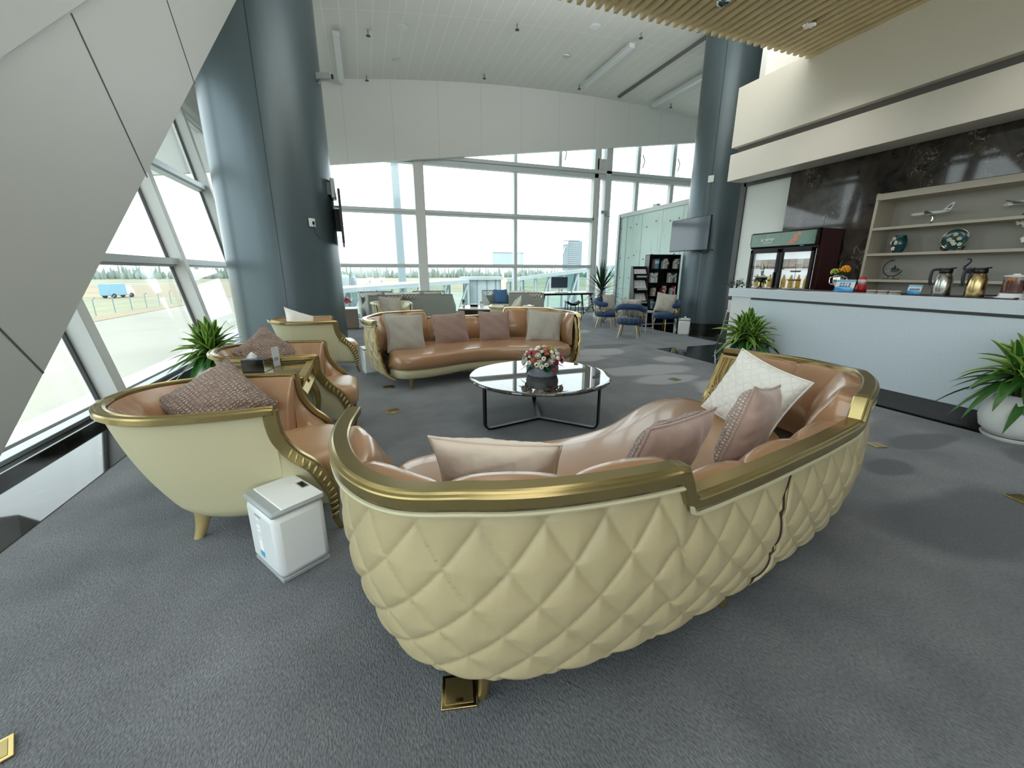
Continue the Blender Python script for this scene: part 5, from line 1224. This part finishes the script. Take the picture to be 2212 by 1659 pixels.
b = MB(); blossoms(b, [(-.07, .035, .19), (-.085, .0, .135), (-.08, .02, .06), (-.06, .055, .14)], .028, (-1, .3, 0)); b.build('blossom', 'petal', Vs, ang=180); MB().tube([(-.06, .05, .04), (-.085, .02, .1), (-.082, .015, .16), (-.06, .05, .2)], .006, 6).build('twig', 'stem', Vs)
Pl = thing('flower_relief_plate', 'round teal plate with white blossoms on a black stand', 'plate', (7.14, 3.30, 1.61), rad(12)); Pl.scale = (.9, .9, .9)
Rt = Matrix.Rotation(rad(-78), 3, 'Y'); pc = V((0, 0, .155))
MB().lathe([(.001, 0), (.09, .002), (.125, .014), (.14, .026), (.14, .031), (.122, .02), (.088, .008), (.001, .006)], pc, 44, Rt).build('dish', 'teal', Pl, ang=60)
MB().tube([pc + Rt @ V((.14 * cos(2 * PI * k / 40), .14 * sin(2 * PI * k / 40), .028)) for k in range(40)], .004, 6, closed=True).build('gilt_rim', 'brass', Pl)
b = MB(); nz = Rt @ V((0, 0, 1)); blossoms(b, [pc + Rt @ V((u, v, .014)) for u, v in ((.07, .01), (.0, .06), (.01, -.04), (-.06, .0), (-.07, -.06), (-.03, .02))], .026, nz); b.build('blossom', 'petal', Pl, ang=180)
MB().tube([pc + Rt @ V(p) for p in ((-.1, .02, .014), (-.03, .0, .012), (.02, .02, .012), (.07, .0, .012))], .006, 6).build('twig', 'stem', Pl)
MB().bar((-.05, -.1, .03), (-.05, .1, .03), .022, .02).bar((-.07, -.09, .012), (.07, -.07, .012), .018, .022).bar((-.07, .09, .012), (.07, .07, .012), .018, .022).bar((-.05, -.1, .02), (-.06, -.115, .06), .02).bar((-.05, .1, .02), (-.06, .115, .06), .02).bar((.06, 0, .01), (.06, 0, .2), .016).build('stand', 'black', Pl)
Or = thing('orchid_vase', 'teal vase with white orchids at the picture edge, middle shelf', 'vase', (7.13, 2.60, 1.61))
MB().lathe([(.001, 0), (.055, 0), (.075, .03), (.10, .09), (.10, .13), (.08, .18), (.055, .21), (.05, .21), (.001, .18)], n=32).build('jar', 'teal', Or, ang=180)
b = MB(); blossoms(b, [(-.06, .07, .29), (-.02, .11, .27), (.0, .17, .30), (-.05, .04, .23), (-.085, .03, .15), (-.08, .06, .1), (-.07, .0, .26)], .038, (-1, .2, .1)); b.build('orchid', 'petal', Or, ang=180); MB().tube(catmull([(0, 0, .2), (-.02, .06, .29), (0, .2, .31)], 8), .005, 6).build('stem', 'leaf', Or)
Ri = thing('incense_ring', 'dark ring sculpture with little blue mountains on the low shelf', 'ornament', (7.12, 3.89, 1.25), rad(8))
MB().bb(-.03, .03, -.09, .09, 0, .012).build('base', 'black', Ri); MB().tube([(0, .03, .012), (0, .035, .05)], .005, 6).tube([(0, -.03, .012), (0, -.035, .05)], .005, 6).build('foot', 'black', Ri)
MB().tube([(0, .11 * sin(a), .155 + .11 * -cos(a)) for a in [rad(-75 + 255 * k / 40) for k in range(41)]], .006, 8).build('ring', 'black', Ri)
MB().lathe([(.001, 0), (.05, .004), (.06, .014), (.001, .012)], (0, -.03, .10), 24).build('tray', 'slate', Ri); o = Ri.children[-1]
mm = MB()
for y, h, r in ((.0, .09, .02), (.025, .06, .018), (-.035, .05, .016), (-.06, .03, .014)): mm.lathe([(r, 0), (r * .8, h * .5), (r * .3, h * .9), (.001, h)], (0, y - .02, .11), 9)
mm.build('mountain', 'slate', Ri); b = MB()
for k in range(7): b.ball((-.035, -.10 + k * .025, .116), .008, 6, 4)
b.build('pebble', 'petal', Ri)
El = thing('elephant_figurine', 'blue-grey elephant figurine with raised trunk between the flasks', 'figurine', (7.12, 3.0, 1.25), rad(90))
MB().ball((0, 0, .085), .055, 16, 10, (1.25, .85, .85)).ball((.075, 0, .12), .036, 14, 9, (1, .9, 1)).build('body', 'elephant', El, ang=180)
for x in (-.04, .04):
    for y in (-.025, .025): MB().tube([(x, y, .07), (x, y, 0)], [.022, .019], 10).build('leg', 'elephant', El)
MB().tube(catmull([(.1, 0, .12), (.135, 0, .15), (.11, 0, .19), (.085, 0, .23), (.1, 0, .26), (.125, 0, .25)], 18), [.016 - .0006 * k for k in range(18)], 9).build('trunk', 'elephant', El)
for y in (-1, 1): MB().ball((.06, y * .035, .12), .03, 10, 7, (.8, .3, 1)).build('ear', 'elephant', El)
MB().tube([(-.065, 0, .1), (-.085, 0, .06)], .005, 6).build('tail', 'elephant', El)

# ---- things on the counter
def flask(label, loc, m, rz):
    f = thing('vacuum_flask', label, 'flask', loc, rz, 'vacuum flasks')
    MB().lathe([(.001, 0), (.068, 0), (.07, .006), (.07, .12), (.066, .16), (.052, .20), (.045, .215), (.001, .215)], n=40).build('body', m, f, ang=60)
    MB().lathe([(.046, .213), (.05, .22), (.05, .25), (.044, .262), (.001, .264)], n=32).build('collar', 'black', f)
    MB().prism([(-.02, .03, .255), (.0, .068, .262), (.02, .03, .255)], (0, 0, .012)).build('spout', 'black', f)
    MB().loft(lambda u, v: V(((v - .5) * .06, -.05 + .09 * u, .264 + .008 * sin(PI * u))), 8, 4).build('lid', 'black', f)
    MB().tube(catmull([(0, -.04, .255), (0, -.095, .245), (0, -.105, .19), (0, -.098, .13), (0, -.088, .1)], 16), [.013] * 16, 10).build('handle', 'black', f)
    return f
Tr = thing('serving_tray', 'long thin black tray under the two vacuum flasks', 'tray', on(5.52, 2.40)); MB().bb(-.13, .13, -.42, .42, .0, .008).build('bed', 'black', Tr, bevel=.003); MB().bb(-.13, .13, -.42, -.412, .008, .016).bb(-.13, .13, .412, .42, .008, .016).build('rim', 'black', Tr)
flask('silver vacuum flask on the black tray', (5.52, 2.555, Z + .009), 'steel', rad(215)); flask('champagne-coloured vacuum flask on the black tray', (5.52, 2.305, Z + .009), 'steel_gold', rad(215))
R_ = Matrix(((0, 0, -1, 0), (-1, 0, 0, 0), (0, 1, 0, 0), (0, 0, 0, 1)))
def counter_sign(label, loc, rz, w, h, lines):
    s = thing('counter_sign', label, 'sign', loc, rz, 'blue counter signs')
    tl = Matrix.Rotation(rad(14), 4, 'Y')
    pl = MB().box((0, 0, h / 2 + .004), (.005, w + .008, h)).build('acrylic_plate', 'clear', s); pl.matrix_local = tl
    MB().bb(-.01, .07, -w / 2 - .004, w / 2 + .004, 0, .004).build('acrylic_foot', 'clear', s)
    c = MB().box((-.0032, 0, h / 2 + .006), (.001, w, h - .01)).build('card', 'paper', s); c.matrix_local = tl
    c2 = MB(); c2.box((-.004, 0, h * .9), (.0005, w, h * .16)); c2.build('top_band', 'sky_blue', c)
    wv = MB(); wv.loft(lambda u, v: V((-.0042, w * (.5 - u), .012 + v * (h * .2 + h * .09 * sin(u * 5 + 1.2)))), 20, 3); wv.build('wave_print', 'deep_blue', c)
    wv = MB(); wv.loft(lambda u, v: V((-.0039, w * (.5 - u), .012 + v * (h * .34 + h * .08 * sin(u * 4)))), 20, 3); wv.build('pale_wave_print', 'sky_blue', c)
    for k, t in enumerate(lines):
        q = R_.copy(); q.translation = (-.0046, 0, h * (.68 - .2 * k) if len(lines) > 1 else h * .56); text(t, h * .16 if len(lines) > 1 else h * .17, 'text_dark', c, q, bold=.0006)
    return s
counter_sign('larger blue sign with two lines of Chinese text on the counter', on(5.47, 3.445), rad(8), .20, .15, ['自 助 食 品', '谢 绝 外 带'])
counter_sign('smaller blue sign beside the silver flask', on(5.50, 2.77), rad(4), .115, .105, ['自助饮料区'])
for k, y in enumerate((3.13, 3.02, 2.91)):
    c = thing('cork_coaster', ('coaster stack nearest the larger blue sign', 'middle coaster stack on the counter', 'coaster stack nearest the smaller blue sign')[k], 'coasters', on(5.46, y), 0, 'coaster stacks')
    for q in range(3): MB().lathe([(.001, 0), (.047, 0), (.05, .004), (.05, .010), (.047, .013), (.001, .013)], (0, 0, q * .013), 28).build('coaster', ('greyfab', 'taupe', 'greyfab')[q], c)
K = thing('glass_teapot', 'glass tea brewer full of dark tea on a white warming base', 'teapot', on(5.52, 2.06))
MB().lathe([(.001, 0), (.10, 0), (.105, .012), (.08, .022), (.075, .05), (.001, .052)], n=40).build('warming_base', 'plastic', K); MB().lathe([(.068, .054), (.074, .06), (.074, .20), (.072, .20), (.071, .062), (.066, .056)], n=40).build('glass_body', 'clear', K)
MB().lathe([(.001, .058), (.068, .058), (.0705, .064), (.0705, .165), (.001, .165)], n=36).build('tea', 'tea', K); MB().lathe([(.001, .075), (.03, .075), (.03, .19), (.001, .19)], (-.03, .01, 0), 24).build('infuser', 'amber', K)
MB().lathe([(.001, .215), (.02, .222), (.025, .212), (.055, .208), (.077, .203), (.077, .196), (.001, .196)], n=36).build('lid', 'plastic', K); MB().tube(catmull([(0, -.07, .18), (0, -.125, .17), (0, -.125, .09), (0, -.075, .06)], 14), .011, 8).build('handle', 'plastic', K)
X = thing('flat_dish', 'low white dish stand beside the tea brewer at the picture edge', 'dish', on(5.46, 1.86)); MB().lathe([(.001, 0), (.07, 0), (.085, .01), (.085, .018), (.001, .014)], n=32).build('plate', 'plastic', X); MB().bb(-.05, .05, -.05, .05, .018, .03).build('napkin', 'paper', X)
X = thing('stir_tray', 'flat black and white tray behind the champagne flask', 'tray', on(5.76, 2.18)); MB().bb(-.07, .07, -.16, .16, 0, .02).build('box', 'black_gloss', X); MB().bb(-.072, .072, -.162, .162, .006, .012).build('white_band', 'plastic', X)
A_ = thing('pedestal_flower_vase', 'dark pedestal bowl of white flowers with a bell-topped stem on the counter', 'flowers', on(5.56, 4.66))
MB().lathe([(.001, 0), (.075, 0), (.07, .008), (.03, .02), (.012, .05), (.012, .09), (.05, .11), (.085, .15), (.08, .152), (.04, .12), (.001, .11)], n=28).build('pedestal_bowl', 'black_metal', A_, ang=60)
MB().lathe([(.012, .11), (.016, .2), (.022, .25), (.012, .26), (.028, .275), (.03, .30), (.01, .32), (.004, .36), (.001, .365)], n=18).build('finial', 'chrome', A_)
b = MB(); rr = random.Random(2)
for k in range(16): a = k * 2.4; r = .05 + .05 * (k % 3) / 2; leaf_to(b, (r * .5 * cos(a), r * .5 * sin(a), .14), (cos(a), sin(a), .5 + .5 * rr.random()), .10, .03, .3)
b.build('petals', 'petal', A_, ang=180); b = MB()
for k in range(12): a = k * 2.4 + 1; leaf_to(b, (.05 * cos(a), .05 * sin(a), .13), (cos(a), sin(a), .6 * rr.random() - .2), .11, .02, .5)
b.build('leaves', 'leaf', A_)
A_ = thing('tiered_stand', 'two-tier grey tray stand with a ring handle on the counter', 'tray stand', on(5.58, 4.17)); MB().lathe([(.001, .0), (.10, .0), (.12, .012), (.12, .02), (.10, .01), (.001, .008)], n=36).build('base_tray', 'plastic_grey', A_)
for z, r in ((.12, .085), (.235, .065)): MB().lathe([(.001, z), (r * .8, z), (r, z + .014), (r, z + .02), (r * .8, z + .006), (.001, z + .006)], n=32).build('tray', 'taupe', A_)
MB().cyl((0, 0, .008), .004, .29, 8).build('rod', 'chrome', A_); MB().tube([(0, .02 * cos(2 * PI * k / 18), .318 + .022 * sin(2 * PI * k / 18)) for k in range(18)], .004, 6, closed=True).build('ring_handle', 'brass', A_)
J_ = thing('flower_pitcher', 'silver two-handled pitcher holding orange and lime flowers', 'flowers', on(5.58, 3.60)); MB().lathe([(.001, 0), (.045, 0), (.05, .006), (.02, .02), (.012, .045), (.035, .075), (.055, .11), (.056, .16), (.05, .19), (.056, .2), (.05, .2), (.001, .15)], n=36).build('body', 'chrome', J_, ang=60)
for s in (-1, 1): MB().tube(catmull([(0, s * .05, .18), (0, s * .095, .17), (0, s * .095, .1), (0, s * .05, .085)], 12), .006, 7).build('handle', 'chrome', J_)
b = MB()
for k in range(30): a = k * 2.4; z = 1 - 1.6 * k / 30; q = (1 - z * z) ** .5; b.ball((.0 + .036 * q * cos(a), -.065 + .042 * q * sin(a), .265 + .042 * z), .013, 6, 4)
b.build('orange_bloom', 'orange', J_, ang=180); b = MB()
for k in range(24): a = k * 2.4; z = 1 - 1.6 * k / 24; q = (1 - z * z) ** .5; b.ball((-.02 + .03 * q * cos(a), .05 + .034 * q * sin(a), .235 + .034 * z), .011, 6, 4)
b.build('lime_bloom', 'lime', J_, ang=180); b = MB()
for k in range(12): a = k * 2.4; b.ball((.02 * cos(a), .01 + .03 * sin(a), .25 + .02 * sin(k)), .012, 6, 4)
b.build('yellow_bloom', 'yolk', J_, ang=180); b = MB()
for k in range(14): a = k * 2.4; leaf_to(b, (0, 0, .19), (cos(a), sin(a), 1.4 if k % 2 else .5), .12, .014, .2)
b.tube([(0, .0, .2), (.0, .01, .33), (0, -.01, .37)], .003, 5); b.build('greenery', 'leaf', J_)
X = thing('red_ornament', 'little red and white ornament behind the larger blue sign', 'ornament', on(5.74, 3.42)); MB().lathe([(.001, 0), (.05, 0), (.055, .04), (.045, .09), (.001, .1)], n=24).build('body', 'red', X, ang=180); MB().ball((0, 0, .13), .045, 16, 10).build('white_knob', 'plastic', X); MB().lathe([(.044, .15), (.03, .175), (.001, .185)], n=20).build('red_cap', 'red', X)
for k, (y, l) in enumerate(((4.45, .22), (3.95, .3))):
    X = thing('clear_tray', ('clear acrylic tray between the white flowers and tray stand', 'clear acrylic tray behind the larger blue sign')[k], 'tray', on(5.44, y), 0, 'clear acrylic trays'); MB().bb(-.06, .06, -l / 2, l / 2, 0, .004).bb(-.06, -.056, -l / 2, l / 2, 0, .04).bb(.056, .06, -l / 2, l / 2, 0, .04).build('box', 'clear', X); MB().bb(-.05, .05, -l / 2 + .02, l / 2 - .02, .004, .018).build('wrapped_napkins', 'taupe', X)
# small tree on a thin stand behind the counter end
P = thing('standing_bonsai', 'small dark-leaved tree in a white pot on a thin metal stand', 'plant', (5.80, 5.28, 0), 0, 'potted plants')
MB().lathe([(.001, .70), (.085, .70), (.10, .74), (.105, .90), (.095, .90), (.001, .86)], n=32).build('pot', 'ceramic', P)
for a in (20, 140, 260): MB().tube([(.1 * cos(rad(a)), .1 * sin(rad(a)), .74), (.2 * cos(rad(a)), .2 * sin(rad(a)), 0)], .008, 8).build('stand_leg', 'chrome', P)
MB().tube(catmull([(0, 0, .86), (.02, .03, .98), (-.03, 0, 1.08), (0, 0, 1.16)], 10), [.018 - .001 * k for k in range(10)], 8).build('trunk', 'soil', P)
b = MB(); rr = random.Random(6)
for k in range(150):
    a = rr.uniform(0, 2 * PI); q = rr.uniform(0, 1) ** .5; p = V((.2 * q * cos(a), .22 * q * sin(a), 1.16 + rr.uniform(-.06, .09) * (1.2 - q))); leaf_to(b, p, (cos(a + rr.uniform(-1, 1)), sin(a), rr.uniform(-.3, .8)), .05, .014, .3)
b.build('foliage', 'leaf_dark', P)
# ------------------------------------------------------------------ light and camera
w = bpy.data.worlds.new('world'); SC.world = w; w.use_nodes = True
bg = w.node_tree.nodes['Background']; bg.inputs[0].default_value = (.9, .955, 1, 1); bg.inputs[1].default_value = 3.4
def lamp(name, typ, loc, energy, col, rot=(0, 0, 0), **kw):
    l = bpy.data.lights.new(name, typ); l.energy = energy; l.color = col
    for a, b in kw.items(): setattr(l, a, b)
    o = bpy.data.objects.new(name, l); COL.objects.link(o); o.location = loc; o.rotation_euler = rot; return o
# added unseen fill lamps above the slatted ceiling and bulkhead, brightening the barrel ceiling
lamp('added_fill_lamp', 'AREA', (2.0, -.2, 4.66), 320, (.88, .94, 1), (PI, 0, 0), shape='RECTANGLE', size=.5, size_y=10.5)
lamp('added_fill_lamp', 'AREA', (4.1, 5.1, 4.66), 220, (.88, .94, 1), (PI, 0, 0), shape='RECTANGLE', size=4.4, size_y=.3)
lamp('added_fill_lamp', 'AREA', (7.0, -1.4, 4.56), 240, (.96, .97, 1), (PI, 0, 0), shape='RECTANGLE', size=.5, size_y=9)
# downlights set between the slats; beyond the visible pair, unseen ones added for brightness
for x, y in ((5.72, 4.67), (4.30, 4.68), (5.72, 2.4), (4.3, 2.4), (5.72, .2), (4.3, .2)):
    lamp('downlight_and_fill_lamp', 'SPOT', (x, y, 4.40), 50 if x > 5 else 40, (1, .95, .9), spot_size=rad(110), spot_blend=1, shadow_soft_size=.05)
cam = bpy.data.cameras.new('camera'); co = bpy.data.objects.new('camera', cam); COL.objects.link(co); SC.camera = co
cam.sensor_fit = 'HORIZONTAL'; cam.sensor_width = 36; cam.lens = 36 * 880 / 2212; cam.clip_start = .05; cam.clip_end = 2000
h, p = rad(19.3802), rad(15.346)
F = V((sin(h) * cos(p), cos(h) * cos(p), -sin(p))); R = V((cos(h), -sin(h), 0)); U = R.cross(F)
mw = Matrix((R, U, -F)).transposed().to_4x4(); mw.translation = (0, 0, 1.35); co.matrix_world = mw
vs = SC.view_settings; vs.view_transform = 'Standard'; vs.look = 'None'; vs.exposure = .18; vs.gamma = 1; vs.use_curve_mapping = False
SC.display_settings.display_device = 'sRGB'
cy = SC.cycles; cy.use_denoising = True; cy.max_bounces = 8; cy.diffuse_bounces = 5; cy.glossy_bounces = 4; cy.use_adaptive_sampling = True; cy.adaptive_threshold = .03; cy.transmission_bounces = 6; cy.transparent_max_bounces = 16
cy.sample_clamp_indirect = 6; cy.caustics_reflective = False; cy.caustics_refractive = False
bpy.context.view_layer.update()
